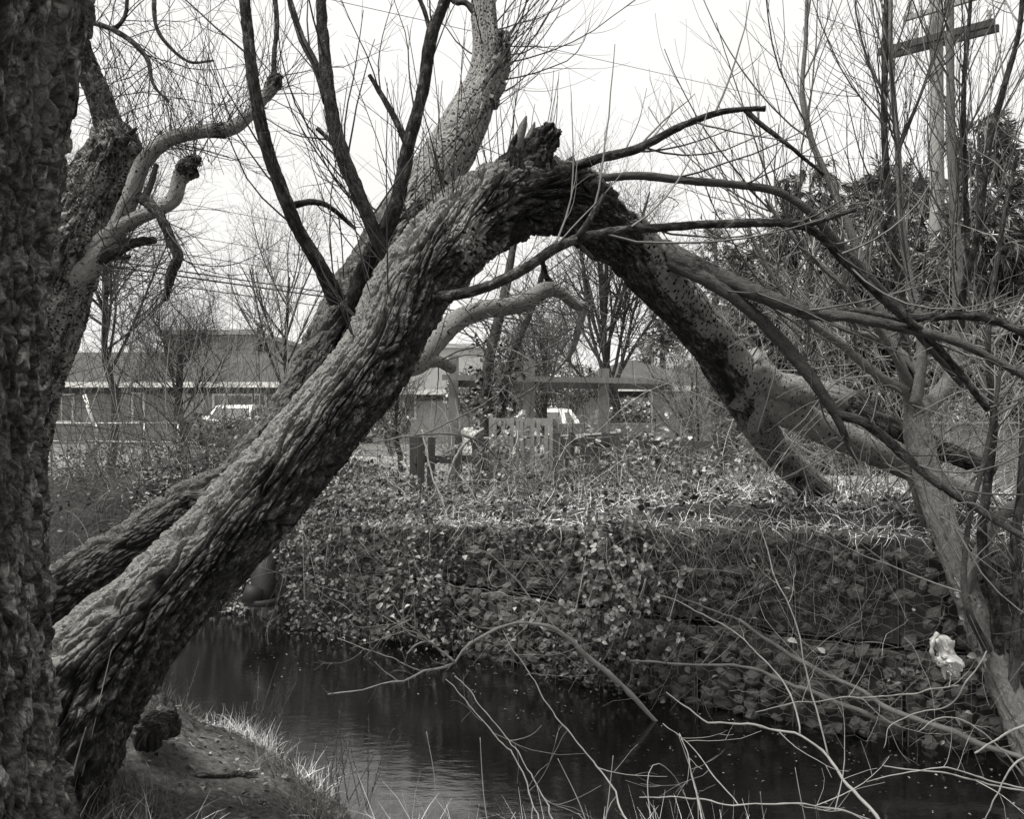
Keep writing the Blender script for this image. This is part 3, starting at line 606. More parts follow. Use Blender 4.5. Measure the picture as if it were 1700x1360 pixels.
# --- leafy shrubs
def shrub(label, px, py, Y, rx, rz, n=2500, size=.09, mat='shrub', name='shrub', stems=14):
    c = P(px, py, Y); z0 = float(ground_z(np.array([c[0]]), np.array([Y]), False)[0]); t = thing(name, label, 'shrub', (c[0], Y, z0)); rx = rx / F * Y; rz = rz / F * Y
    st = np.array([c[0], Y, z0 - .05]); a = RG.uniform(0, 2 * math.pi, stems); e = c + np.stack([np.cos(a) * rx * .8, np.sin(a) * rx * .7, RG.uniform(-.3, .9, stems) * rz], -1)
    u = np.linspace(0, 1, 8)[None, :, None]; PT = st[None, None] * (1 - u) + e[:, None] * u + np.array([0, 0, .25 * rz])[None, None] * np.sin(u * 3.1); R = np.full((stems, 1), .014) * np.linspace(1, .3, 8)[None]
    L2, R2 = sprout(PT, R, stems * 14, (.2, 1), (.3 * rx, .8 * rx), (25, 70), .1, .1)
    twigs_ob('stem', [(PT, R), (L2, R2)], M['twig'], t)
    if n:
        d = norm(RG.normal(size=(n, 3))); q = fbm(d * 2.3 + px, 3, 6); rad = RG.uniform(.55, 1.0, n) ** .5 * (1 + .45 * q); pos = c + d * rad[:, None] * [rx, rx * .8, rz]; pos = pos[pos[:, 2] > z0 + .02]
        V, T = leaves(len(pos), pos, norm(d[:len(pos)] + RG.normal(size=(len(pos), 3)) * .7 + [0, 0, .5]), RG.uniform(.5, 1.2, len(pos)) * size); ob('foliage', V, None, T, M[mat], t, smooth=False, kind='stuff')
shrub('clipped evergreen shrub in front of the hipped house, right of the cars', 1050, 690, 24, 45, 26, 2600, .12)
shrub('leafy bush between the post frame and the white estate car', 800, 655, 27, 60, 40, 3000, .13)
shrub('tall evergreen bush behind the white estate car', 935, 640, 31, 60, 42, 3000, .13)
shrub('leafy bush beside the parked car on the drive', 395, 722, 15, 48, 26, 2600, .07)
shrub('dark hedge bush at the foot of the bungalow wall', 330, 715, 29, 38, 18, 1500, .12, 'leaf_dark')
shrub('small bush under the little window of the grey house', 1620, 690, 30, 34, 12, 1200, .11)
shrub('light bush beside the narrow twin window', 650, 705, 27, 34, 26, 900, .12)
# --- bare background trees
def bare_tree(label, px, base_py, Y, top_py, hw, name='bare_tree', mat='twig', n1=16, n2=260, n3=2200, r0=.1, group=None, zb=None, up=.25, fork=.35, wig=.1):
    x = X(px, Y); z0 = float(ground_z(np.array([x]), np.array([Y]), False)[0]) if zb is None else zb; H = Z(top_py, Y) - z0; Rw = hw / F * Y
    t = thing(name, label, 'tree', (x, Y, z0), group)
    _, p, r = bark('trunk', [[x, Y, z0 - .1, r0 * 1.3], [x + .02 * H, Y, z0 + H * .2, r0], [x - .01 * H, Y, z0 + H * fork, r0 * .8], [x, Y, z0 + H * .62, r0 * .4]], M['dead'], t, ds=.12, k=10, world=True, amp=.01)
    A, Ra = sprout(p[None], r[None], n1, (.35, .98), (H * .35, H * .62), (22, 58), up, wig * .6, 9, .6, r0 * .6, .008)
    s = Rw / max(np.abs(A[..., 0] - x).max(), .01); A[..., 0] = x + (A[..., 0] - x) * max(s, .5)
    B, Rb = sprout(A, Ra, n2, (.2, 1), (H * .14, H * .3), (20, 60), up * .6, wig, 7, .5, .03, .0045)
    Cc, Rc = sprout(B, Rb, n3, (.1, 1), (H * .05, H * .16), (20, 65), up * .3, wig * 1.3, 5, .5, .012, .0032)
    twigs_ob('branch', [(A, Ra)], M['dead'], t, 6, kind=None); twigs_ob('twig', [(B, Rb), (Cc, Rc)], M[mat], t)
bare_tree('round bare tree with dense fine twigs in front of the grey bungalow', 300, 735, 24, 455, 115, r0=.16, n1=26, n2=420, n3=3200, up=.2, mat='twig_dark', fork=.25)
bare_tree('wide bare tree rising behind the broken crown, left of the fallen limb', 1010, 700, 17, 130, 150, r0=.07, n1=18, n2=280, n3=2400, mat='twig_dark')
bare_tree('slim bare tree with upright twigs in the middle of the arch', 905, 720, 14, 440, 90, r0=.05, n1=14, n2=260, n3=2600)
bare_tree('bare tree far behind the left hand shoots', 180, 700, 20, 180, 150, r0=.09, n1=20, n2=320, n3=3000)
bare_tree('thin bare tree behind the second trunk', 480, 700, 19, 250, 120, r0=.06, n1=12, n2=160, n3=1000)
bare_tree('bare sapling behind the right end of the post frame', 1150, 740, 12, 480, 80, r0=.04, n1=10, n2=180, n3=1100, mat='twig_pale')
bare_tree('young pale tree standing in front of the cedars', 1330, 760, 11, 300, 110, r0=.045, n1=9, n2=80, n3=350, mat='twig_pale', up=.4)
bare_tree('bare thorn tree under the left end of the arch', 660, 740, 13, 560, 60, r0=.04, n1=10, n2=160, n3=900)

# ---------------------------------------------------------------- post-and-beam frame and fences on the far bank
YP = 12.0
pf = thing('post_and_beam_frame', 'weathered timber post and beam frame standing in the thicket under the arch', 'garden frame', (X(925, YP), YP, .9))
for px, tp, w in ((752, 590, .13), (877, 600, .155), (1001, 612, .14)):
    m = MB(); x = X(px, YP); m.beam([x, YP, .6], [x + .01, YP, Z(tp, YP)], w, w, (0, 1, 0)); m.ob('post', M['wood'], pf, smooth=False)
m = MB(); m.beam([X(735, YP), YP - .13, Z(627, YP)], [X(1110, YP), YP - .12, Z(634, YP)], .04, .075); m.ob('beam', M['wood'], pf, smooth=False)
m = MB(); m.beam([X(745, YP), YP + .13, Z(636, YP)], [X(1120, YP), YP + .13, Z(641, YP)], .05, .1); m.ob('beam', M['wood_dark'], pf, smooth=False)
for a, b in (((1001, 625), (975, 640)), ((877, 660), (845, 636))):
    m = MB(); m.beam(P(a[0], a[1], YP + .03), P(b[0], b[1], YP + .03), .06, .07); m.ob('brace', M['wood_dark'], pf, smooth=False)
gp = thing('gate_post', 'tall pale square post at the right end of the rail fence', 'post', (X(1092, 12.6), 12.6, .8)); m = MB(); x = X(1092, 12.6); m.beam([x, 12.6, .5], [x, 12.6, Z(645, 12.6)], .17, .17, (0, 1, 0)); m.ob('post', M['pole'], gp, smooth=False)
m = MB(); m.beam([x, 12.6, Z(645, 12.6) + .002], [x, 12.6, Z(641, 12.6)], .22, .22, (0, 1, 0)); m.ob('cap', M['wood_dark'], gp, smooth=False)
def picket_fence(name, label, p0, p1, zt, h, n, w, rails, mat, cat='fence', jitter=.02, gapw=.0, skip=()):
    t = thing(name, label, cat, (*((np.array(p0) + np.array(p1)) / 2), zt - h)); p0 = np.array([*p0, 0.]); p1 = np.array([*p1, 0.]); nrm = norm(np.array([-(p1 - p0)[1], (p1 - p0)[0], 0]))
    for q in range(n):
        if q in skip: continue
        c = p0 + (p1 - p0) * (q + .5) / n; j = RG.normal() * jitter; hh = RG.normal() * jitter
        m = MB(); m.beam(c + [0, 0, zt - h], c + [j, 0, zt + hh], w, .022, nrm); m.ob('picket', mat, t, smooth=False)
    for z in rails:
        m = MB(); m.beam(p0 + nrm * .035 + [0, 0, z], p1 + nrm * .035 + [0, 0, z], .04, .085); m.ob('rail', mat, t, smooth=False)
    for c in (p0, p1):
        m = MB(); m.beam(c + nrm * .1 + [0, 0, zt - h - .15], c + nrm * .1 + [0, 0, zt + .02], .09, .09, (0, 1, 0)); m.ob('post', mat, t, smooth=False)
    return t
picket_fence('picket_fence', 'short row of square pickets with a top rail in front of the white car', (X(818, 9.85), 9.85), (X(922, 9.85), 9.85), Z(697, 9.85), .85, 9, .042, (Z(701, 9.85), Z(735, 9.85)), M['pole'])
picket_fence('broken_fence', 'leaning broken boards of a low fence right of the square pickets', (X(928, 9.5), 9.5), (X(1010, 9.6), 9.6), Z(722, 9.5), .72, 7, .055, (Z(735, 9.5), Z(790, 9.5)), M['wood_dark'], jitter=.06, skip=(4,))
picket_fence('garden_fence', 'dark fence boards buried in brambles right of the middle', (X(1020, 9.5), 9.5), (X(1200, 9.3), 9.3), Z(728, 9.5), .72, 11, .065, (Z(738, 9.5), Z(800, 9.5)), M['wood_dark'], jitter=.04, skip=(3, 8))
picket_fence('dark_fence', 'dark overgrown fence posts left of the middle below the post frame', (X(690, 9.5), 9.5), (X(800, 9.7), 9.7), Z(724, 9.5), .7, 7, .08, (Z(760, 10),), M['wood_dark'], jitter=.03, skip=(2, 3, 5))
rf = thing('rail_fence', 'long low horizontal rail fence running right behind the square pickets', 'fence', (X(1010, 13), 13, .9))
for z0, w in ((Z(713, 13), .16),):
    m = MB(); m.beam([X(926, 13), 13, z0], [X(1140, 13), 13, z0 + .01], .04, w); m.ob('rail', M['wood'], rf, smooth=False)
m = MB(); m.beam([X(926, 13), 13.1, Z(705, 13)], [X(1140, 13), 13.1, Z(705, 13)], .14, .03); m.ob('rail', M['pole'], rf, smooth=False)
for px in (930, 985, 1060, 1130):
    m = MB(); x = X(px, 13); m.beam([x, 13.08, .4], [x, 13.08, Z(708, 13)], .1, .1, (0, 1, 0)); m.ob('post', M['wood_dark'], rf, smooth=False)
picket_fence('board_fence', 'tall close-boarded fence left of the fallen limb', (X(1098, 15), 15), (X(1180, 15), 15), Z(652, 15), 1.5, 10, .083, (Z(662, 15), Z(705, 15)), M['wood'], jitter=.006)
picket_fence('board_fence', 'close-boarded fence with a flat top rail at the right edge', (X(1535, 14), 14), (X(1790, 14), 14), Z(706, 14), 1.1, 24, .10, (Z(716, 14), Z(745, 14)), M['wood'], jitter=.006)
m = MB(); m.beam([X(1530, 14), 14, Z(702, 14)], [X(1790, 14), 14, Z(702, 14)], .12, .035); tag(m.ob('fence_cap_rail', M['pole'], None, smooth=False), 'pale flat rail lying along the top of the right hand fence', 'rail')
m = MB(); pl = [P(790, 729, 10.05), P(880, 726, 9.95), P(960, 724, 9.9), P(1030, 719, 9.9)]; q, _ = spline(np.array(pl), 14); m.tube(q, .022, 6); tag(m.ob('bamboo_rail', M['twig_pale'], None), 'thin pale pole laid level across the pickets', 'pole')
m = MB(); m.beam(P(972, 730, 9.8), P(1110, 742, 9.8), .04, .05); tag(m.ob('loose_rail', M['wood'], None, smooth=False), 'loose sawn rail lying across the dark fence boards', 'rail')
# chain-link gate frame at the left and a white post
m = MB()
for a, b in (((80, 703, 16), (296, 703, 16)), ((80, 733, 16), (330, 735, 16))): m.tube([P(*a), P(*b)], .018, 6)
for px in (86, 160, 240, 296): m.tube([P(px, 703, 16), P(px, 770, 16)], .022, 6)
tag(m.ob('pipe_fence', M['ceramic'], None), 'thin pale pipe fence at the left in front of the bungalow', 'fence')
m = MB(); m.beam([X(152, 15), 15, .55], [X(152, 15), 15, Z(738, 15)], .14, .14, (0, 1, 0)); tag(m.ob('marker_post', M['concrete'], None, smooth=False), 'short pale post beside the road at the left', 'post')
for (a, b, r, lb) in (((140, 655, 14), (162, 728, 14), .03, 'white leaning stick in front of the bungalow at the left'),):
    m = MB(); m.tube([P(*a), P(*b)], [r, r], 7); tag(m.ob('leaning_stick', M['trim'], None), lb, 'stick')
for (a, b, r, lb) in (((805, 836, 8.7), (872, 842, 8.6), .022, 'cut log lying on the bank top, left piece'), ((838, 834, 9), (912, 846, 8.75), .042, 'thicker cut log with a dark end lying on the bank top'), ((890, 832, 9), (958, 838, 9), .03, 'third cut log lying behind on the bank top')):
    q0, q1 = P(*a), P(*b); mid = (q0 + q1) / 2 + [0, 0, .008]; o, _, _ = bark('cut_log', [[*q0, r], [*mid, r], [*q1, r * .95]], M['bark_pale'], None, ds=.03, k=12, world=True, lump=.04, pale=.8); tag(o, lb, 'log')
# culvert pipe in the left bank
m = MB(); c0 = P(436, 1000, 8.7); c1 = P(436, 935, 8.9); c2 = P(420, 905, 9.5); q, _ = spline(np.array([c0, c1, c2]), 10)
cp = thing('drain_pipe', 'dark wide drain pipe coming out of the bank behind the main trunk', 'pipe', c0); m.tube(q, [.12] * 10, 18); m.ob('pipe', M['cable'], cp)
m = MB(); m.tube([c0 + [0, 0, -.02], c0 + [0, 0, .04]], [.155, .155], 18); m.ob('collar', M['cable'], cp)
m = MB(); m.tube([P(405, 985, 8.6), P(432, 992, 8.65)], [.09, .09], 14); m.ob('outlet', M['cable'], cp)

# ---------------------------------------------------------------- gabions
def stone_mesh(sd):
    r = np.random.default_rng(sd); V = [[0, 0, -1]]; nl, ns = 3, 7
    for a in range(1, nl + 1):
        ph = -math.pi / 2 + math.pi * a / (nl + 1)
        for b in range(ns): th = 2 * math.pi * (b + .5 * (a % 2)) / ns; V.append([math.cos(ph) * math.cos(th), math.cos(ph) * math.sin(th), math.sin(ph)])
    V.append([0, 0, 1]); V = np.array(V); V = np.sign(V) * np.abs(V) ** .8; V *= r.uniform(.8, 1.18, (len(V), 1)); V *= [1, r.uniform(.7, .95), r.uniform(.6, .85)]
    T = []; e = len(V) - 1
    for b in range(ns): T += [[0, 1 + (b + 1) % ns, 1 + b], [e, e - ns + b, e - ns + (b + 1) % ns]]
    Q = [[1 + a * ns + b, 1 + a * ns + (b + 1) % ns, 1 + (a + 1) * ns + (b + 1) % ns, 1 + (a + 1) * ns + b] for a in range(nl - 1) for b in range(ns)]
    return mesh(V, Q, T, M['stone'], False, name='stone')
STN = [stone_mesh(i) for i in range(9)]
M['fill'] = plain('dark_fill', .05, .3, 20, .95, .6, .02)  # dark tone of the slab behind the basket stones
def far_pt(x, d, z):  # a point d metres behind the far waterline, measured along y
    return np.array([x, yf(x) + d, z])
def gabion(x0, x1, d, z0, z1, label, depth=.45, cell=.105, full=True):
    WIRE = .0021
    L = math.hypot(x1 - x0, yf(x1) - yf(x0)); t = thing('gabion_basket', label, 'gabion', far_pt((x0 + x1) / 2, d, z0), 'stone filled wire baskets of the far bank')
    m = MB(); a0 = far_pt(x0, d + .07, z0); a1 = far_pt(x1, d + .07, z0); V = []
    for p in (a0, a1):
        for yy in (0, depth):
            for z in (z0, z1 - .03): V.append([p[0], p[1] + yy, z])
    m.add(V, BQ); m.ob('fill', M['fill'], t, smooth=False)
    tv = norm(a1 - a0); nv = np.array([tv[1], -tv[0], 0]);
    nc = int(L / .105); nr = max(2, int((z1 - z0) / .085))
    for r_ in range(nr):
        for c_ in range(nc):
            u = (c_ + .5 + .5 * (r_ % 2) - .25 + RG.uniform(-.42, .42)) / nc; z = z0 + (z1 - z0) * (r_ + .5 + RG.uniform(-.34, .34)) / nr
            bul = .05 * math.sin(math.pi * np.clip(u, 0, 1)) * math.sin(math.pi * (z - z0) / (z1 - z0))
            p = a0 + (a1 - a0) * u + nv * (.01 + bul + RG.uniform(-.05, .03)); p[2] = z
            s = bpy.data.objects.new('stone', random.choice(STN)); COL.objects.link(s); s.parent = t; s.location = [float(v) for v in (p - np.array(t.location))]
            k = RG.uniform(.036, .07); s.scale = (k * RG.uniform(1, 1.35), k * .9, k); s.rotation_euler = (RG.uniform(-.5, .5), RG.uniform(-.5, .5), RG.uniform(0, 6.3))
    # hexagonal wire
    segs = []; w = cell; h = cell * .9; i0 = -1
    def pt(u, v):
        uu = u / L; zz = z0 + v; bul = .06 * math.sin(math.pi * min(max(uu, 0), 1)) * math.sin(math.pi * min(max(v / (z1 - z0), 0), 1))
        p = a0 + (a1 - a0) * uu + nv * (.075 + bul); p[2] = zz; wob = fbm(np.array([[p[0] * 3, p[1] * 3, p[2] * 3]]), 2, 50)[0]; return p + nv * .05 * wob + [0, 0, .05 * fbm(np.array([[p[0] * 4, p[2] * 4, 7.]]), 2, 51)[0]] + tv * .05 * wob
    for r_ in range(int((z1 - z0) / (h * .75)) + 1):
        for c_ in range(int(L / w) + 1):
            cu = (c_ + .5 * (r_ % 2)) * w; cv = r_ * h * .75
            A = (cu - w / 2, cv + h * .25); B = (cu, cv + h * .5); Cc = (cu + w / 2, cv + h * .25); Dd = (cu - w / 2, cv - h * .25)
            for a, b in ((A, B), (B, Cc), (A, Dd)):
                if min(a[0], b[0]) < -.01 or max(a[0], b[0]) > L + .01 or min(a[1], b[1]) < -.02 or max(a[1], b[1]) > z1 - z0 + .02: continue
                segs.append([pt(*a), pt(*b)])
    segs = np.array(segs); V, Q, _ = tubes(segs, np.full(segs.shape[:2], WIRE), 3); ob('wire_mesh', V, Q, mat=M['wire'], parent=t)
    m = MB()
    for zz in (0, z1 - z0):
        q = np.array([pt(u, zz) for u in np.linspace(0, L, 14)]); V, Q, T = tubes(q[None], np.full((1, 14), .0025), 5); m.add(V, Q)
    for uu in (0, L):
        q = np.array([pt(uu, v) for v in np.linspace(0, z1 - z0, 8)]); V, Q, T = tubes(q[None], np.full((1, 8), .0025), 5); m.add(V, Q)
    m.ob('frame_wire', M['wire'], t)
gx = [-1.55, -.75, .05, .75, 1.4, 2.0, 2.6, 3.3]
names = ['leftmost, half hidden by ivy', 'second from the left, below the forked floating branch', 'under the left side of the bramble cascade', 'under the right side of the bramble cascade', 'below the hanging dry vines', 'open faced, below the end of the fallen limb', 'rightmost, beside the torn plastic bag']
for i in range(7):
    a, b = gx[i] + .01, gx[i + 1] - .01; zt = float(TT((a + b) / 2))
    gabion(a, b, .05, -.12, .60, 'lower tier stone filled wire basket, ' + names[i])
    gabion(a, b, .14, .62, zt - .06, 'upper tier stone filled wire basket, ' + names[i], depth=.4)

# ---------------------------------------------------------------- the great trees
# foreground trunk at the left edge
ft = thing('foreground_tree', 'massive furrowed dark trunk filling the left edge', 'tree', (X(-150, 2.6), 2.6, 1.0))
fc = [[X(-100, 2.6), 2.62, .75, .37], [X(-104, 2.6), 2.6, 1.1, .32], [X(-104, 2.6), 2.6, 1.5, .29], [X(-107, 2.6), 2.6, 2.2, .28], [X(-95, 2.6), 2.6, 2.8, .285], [X(-55, 2.6), 2.6, 3.4, .30], [X(-30, 2.6), 2.6, 3.75, .31]]
bark('trunk', fc, M['bark_fore'], ft, ds=.005, k=460, plate=.42, fuzz=.25, amp=.042, fx=17, fs=2.6, world=True, lump=.035)
# leaning tree: main trunk bent and broken over the creek, top lying on the far bank
lt = thing('leaning_willow', 'huge willow bent into an arch over the creek, its top on the far bank', 'tree', P(150, 1180, 3.6))
main = [(10, 1300, 3.45, 165), (100, 1185, 3.5, 118), (225, 1042, 3.65, 80), (340, 930, 3.82, 67), (479, 773, 4.08, 65), (610, 613, 4.42, 60), (676, 490, 4.66, 62), (745, 405, 4.85, 63), (815, 348, 5.05, 63), (880, 327, 5.2, 60), (940, 334, 5.35, 56), (990, 365, 5.5, 46)]
o, mp, mr = bark('trunk', main, M['bark'], lt, ds=.0065, k=400, plate=.3, amp=lambda u: .040 + .016 * sst(.62, .85, u), fx=20, fs=3.2, twist=.5, lump=.05, moss=.75,
     pale=lambda u: .02 + .5 * sst(.55, .74, u) - .45 * sst(.78, .86, u),
     knob=[(P(752, 420, 4.6), .1, .035), (P(660, 640, 4.1), .1, .04), (P(830, 310, 4.85), .12, .04)],
     dents=[(P(935, 385, 5.05), .12, .09), (P(965, 345, 5.15), .1, .07), (P(870, 380, 5.0), .1, .05)])
limb = [(900, 330, 5.25, 42), (950, 343, 5.4, 49), (990, 368, 5.5, 50), (1045, 408, 5.65, 47), (1098, 468, 5.85, 42), (1153, 531, 6.1, 39), (1189, 576, 6.3, 39), (1226, 636, 6.5, 40), (1254, 690, 6.8, 32), (1285, 743, 7.1, 25), (1337, 797, 7.5, 24), (1395, 848, 7.85, 23), (1425, 875, 8.0, 22)]
dn = [(P(1195 + 6 * q, 610 + 22 * q, 6.35 + .08 * q - .12), .07, .085) for q in range(6)]
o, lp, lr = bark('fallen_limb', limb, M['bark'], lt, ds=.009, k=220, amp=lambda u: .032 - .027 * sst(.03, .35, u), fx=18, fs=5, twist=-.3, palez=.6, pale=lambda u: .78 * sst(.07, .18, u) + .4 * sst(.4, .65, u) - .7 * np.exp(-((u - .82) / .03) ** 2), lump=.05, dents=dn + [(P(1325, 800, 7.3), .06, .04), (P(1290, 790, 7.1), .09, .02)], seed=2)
def br(ctrl, pale=.3, amp=.004, par=lt, mat='dead', ds=.025, k=12, name='branch', **kw):
    o, p, r = bark(name, ctrl, M[mat], par, ds=ds, k=k, amp=amp, fx=30, fs=7, pale=pale, seed=int(ctrl[0][0]) % 13, **kw); return p, r
LB = []
# splinters on the break
def shard(base, tip, w, m_='dead'):
    a, b = P(*base), P(*tip); d = b - a; sd = norm(np.cross(d, [0, 1, 0])); V = []
    n = 7
    for q in range(n):
        f = q / (n - 1); c = a + d * f; ww = w * (1 - .72 * f) * (1 + .25 * RG.normal()) if q < n - 1 else w * .08; tt = ww * .45
        V += [c - sd * ww, c + np.array([0, -tt, 0]), c + sd * ww, c + np.array([0, tt, 0])]
    V = np.array(V); i = np.arange(n - 1)[:, None] * 4; j = np.arange(4)[None]; Q = np.stack([i + j, i + (j + 1) % 4, i + 4 + (j + 1) % 4, i + 4 + j], -1).reshape(-1, 4)
    bcx = V - V[0]; ob('splinter', V, Q, mat=M[m_], parent=lt, attrs={'bc': bcx, 'pale': np.full(len(V), 1.3 if m_ == 'smooth' else 0), 'rot': np.zeros(len(V)), 'moss': np.zeros(len(V))}, N=[[3, 2, 1, 0]])
for (b_, t_, w_, m_) in (((842, 290, 5.05), (874, 192, 5.0), .06, 'smooth'), ((862, 285, 5.1), (888, 202, 5.05), .045, 'smooth'), ((835, 285, 5.0), (858, 222, 4.95), .06, 'dead'), 
        ((935, 300, 5.2), (952, 258, 5.2), .06, 'bark'), ((955, 300, 5.2), (992, 290, 5.2), .045, 'bark'), ((920, 300, 5.1), (915, 262, 5.1), .06, 'bark'), ((865, 300, 4.95), (850, 240, 4.9), .06, 'bark'), ((975, 315, 5.2), (1000, 296, 5.2), .05, 'bark')):
    shard(b_, t_, w_, m_)
o, _, _ = bark('snag', [(862, 315, 5.12, 38), (878, 275, 5.1, 30), (895, 245, 5.1, 23), (908, 226, 5.1, 19), (914, 216, 5.12, 15)], M['bark'], lt, ds=.011, k=60, amp=.035, fx=24, fs=9, lump=.15)
# limbs off the fallen limb
LB.append(br([(1235, 610, 6.45, 38), (1285, 640, 6.5, 26), (1345, 650, 6.45, 22), (1400, 660, 6.3, 19), (1470, 702, 6.2, 17), (1560, 745, 6.1, 16), (1650, 782, 6.0, 14)], pale=lambda u: .95 - .9 * sst(.4, .5, u), amp=.010, mat='bark_pale', k=40, ds=.02, name='limb'))
LB.append(br([(1225, 640, 6.55, 40), (1285, 668, 6.6, 32), (1340, 700, 6.65, 26), (1420, 735, 6.7, 24), (1510, 775, 6.8, 23), (1590, 812, 6.9, 20), (1665, 850, 7.0, 16)], pale=1.2, mat='bark_pale', k=40, ds=.02, amp=.0, name='limb'))
LB.append(br([(1270, 655, 6.5, 22), (1258, 690, 6.55, 14), (1248, 716, 6.6, 9)], pale=1.2, mat='bark_pale', k=24, amp=0, name='stub'))
LB.append(br([(1100, 415, 5.75, 20), (1135, 432, 5.6, 17), (1200, 462, 5.5, 15), (1290, 500, 5.35, 13), (1345, 520, 5.3, 10), (1420, 528, 5.2, 9), (1500, 545, 5.1, 8), (1590, 568, 5.0, 7), (1700, 625, 4.9, 5), (1760, 660, 4.9, 4)], amp=.006, pale=.6))
LB.append(br([(1350, 522, 5.3, 7), (1420, 516, 5.3, 6), (1500, 530, 5.25, 6), (1600, 524, 5.2, 7), (1660, 535, 5.2, 7), (1730, 570, 5.1, 6)], pale=.4))
LB.append(br([(1115, 435, 5.65, 15), (1175, 465, 5.5, 12), (1245, 515, 5.45, 10), (1300, 570, 5.45, 11), (1345, 625, 5.4, 10), (1388, 690, 5.4, 8), (1410, 740, 5.4, 5), (1425, 770, 5.4, 2)], pale=.6, amp=.006))
LB.append(br([(1385, 685, 5.4, 8), (1440, 705, 5.35, 8), (1500, 755, 5.3, 8), (1560, 805, 5.2, 7), (1630, 850, 5.1, 6), (1720, 905, 5.0, 5)], pale=.45))
# arching branches off the crown
LB.append(br([(925, 288, 5.2, 8), (985, 266, 5.1, 8), (1060, 246, 5.0, 7), (1125, 212, 4.95, 6), (1195, 186, 4.9, 5), (1245, 181, 4.85, 4.5), (1270, 180, 4.85, 5)], pale=.0, label='bare dark branch reaching right from the break'))
LB.append(br([(1238, 183, 4.86, 4.5), (1262, 205, 4.85, 4), (1310, 242, 4.85, 3.5), (1368, 290, 4.85, 2.5)], pale=0))
LB.append(br([(990, 296, 5.4, 7), (1060, 292, 5.4, 7), (1135, 299, 5.4, 6.5), (1225, 307, 5.4, 6.5), (1290, 318, 5.4, 7), (1345, 352, 5.4, 7), (1395, 410, 5.5, 8), (1460, 480, 5.6, 8), (1530, 560, 5.7, 7), (1600, 640, 5.8, 6)], pale=.7))
LB.append(br([(725, 494, 4.55, 9), (790, 482, 4.4, 9), (860, 452, 4.35, 8.5), (935, 405, 4.4, 8.5), (1010, 386, 4.5, 8), (1110, 377, 4.6, 7), (1220, 371, 4.7, 7), (1335, 376, 4.8, 6.5), (1400, 432, 4.9, 7), (1470, 500, 5.0, 7), (1560, 580, 5.1, 6), (1640, 680, 5.2, 5)], pale=.15))
LB.append(br([(1335, 376, 4.8, 5), (1375, 362, 4.75, 4), (1420, 348, 4.7, 3)], pale=.2)); LB.append(br([(958, 397, 4.42, 6), (985, 355, 4.4, 5), (1003, 322, 4.4, 4)], pale=.4)); LB.append(br([(960, 405, 4.45, 4), (985, 430, 4.45, 3)], pale=.6))
PP = np.stack([p for p, r in LB]); RR = np.stack([r for p, r in LB])
a1 = sprout(PP[3:], RR[3:], 60, (.15, 1), (.4, 1.5), (15, 70), .25, .08, 8, .5, .008, .0022); a2 = sprout(a1[0], a1[1], 150, (.2, 1), (.15, .5), (20, 60), .1, .1, 6, .5, .004, .0015)
fl = sprout(lp[None, 12:], lr[None, 12:], 80, (0, 1), (.3, 1.1), (30, 80), .1, .12, 8, .05, .004, .0016)
twigs_ob('twig', [a1, a2, fl], M['twig'], lt)
# upright shoots out of the crown break
cs = sprout(mp[None, 12:22], mr[None, 12:22], 46, (0, 1), (.5, 1.6), (50, 90), .5, .06, 9, .06, .006, .002, bias=(0, .3, 2.5)); cs2 = sprout(cs[0], cs[1], 90, (.2, 1), (.15, .5), (15, 50), .2, .1, 6, .6, .003, .0014)
twigs_ob('shoot', [cs, cs2], M['twig_dark'], lt)

# second trunk behind
st_ = thing('second_willow', 'second slanting willow trunk just behind the main one, pale and pitted higher up', 'tree', P(60, 1030, 4.7))
sec = [(0, 1070, 4.7, 50), (100, 990, 4.75, 46), (215, 916, 4.85, 44), (313, 850, 5.0, 45), (395, 812, 5.05, 46), (453, 750, 5.1, 48), (509, 675, 5.2, 52), (562, 576, 5.3, 55), (618, 482, 5.5, 55), (668, 378, 5.65, 49), (717, 302, 5.8, 44), (757, 235, 5.9, 39), (790, 165, 6.0, 32), (806, 105, 6.1, 23), (804, 30, 6.2, 20), (798, -70, 6.3, 19)]
o, sp, sr = bark('trunk', sec, M['bark'], st_, ds=.0095, k=250, amp=lambda u: .032 - .024 * sst(.5, .68, u), fx=22, fs=3, twist=-.25, pale=lambda u: .0 + .8 * sst(.48, .68, u), lump=.04, moss=.35, seed=4,
     knob=[(P(560, 470, 5.3), .12, .06), (P(775, 190, 5.9), .1, .03)])
bark('broken_stub', [(800, 165, 6.0, 28), (822, 120, 6.0, 20), (832, 85, 6.0, 15), (836, 52, 6.0, 9)], M['bark'], st_, ds=.015, k=50, amp=.022, fx=22, fs=8, pale=.5, seed=5)
SB = []
b2 = lambda c, **kw: SB.append(br(c, par=st_, **kw))
b2([(560, 500, 5.1, 16), (530, 440, 5.0, 12), (497, 385, 4.95, 11), (466, 312, 4.9, 11), (438, 225, 4.85, 11), (420, 130, 4.8, 10), (410, 40, 4.8, 9), (403, -40, 4.8, 9)], pale=.25, amp=.005)
b2([(655, 475, 4.95, 15), (638, 425, 4.85, 12), (605, 345, 4.8, 12), (578, 280, 4.8, 12), (556, 215, 4.8, 12), (541, 110, 4.8, 10), (534, 20, 4.8, 9), (532, -50, 4.8, 9)], pale=.25, amp=.005)
b2([(545, 170, 4.8, 9), (525, 110, 4.8, 7), (500, 60, 4.85, 6), (475, -20, 4.9, 5)], pale=.3)
b2([(560, 245, 4.8, 6), (540, 226, 4.8, 4), (526, 213, 4.8, 4)], pale=.2)
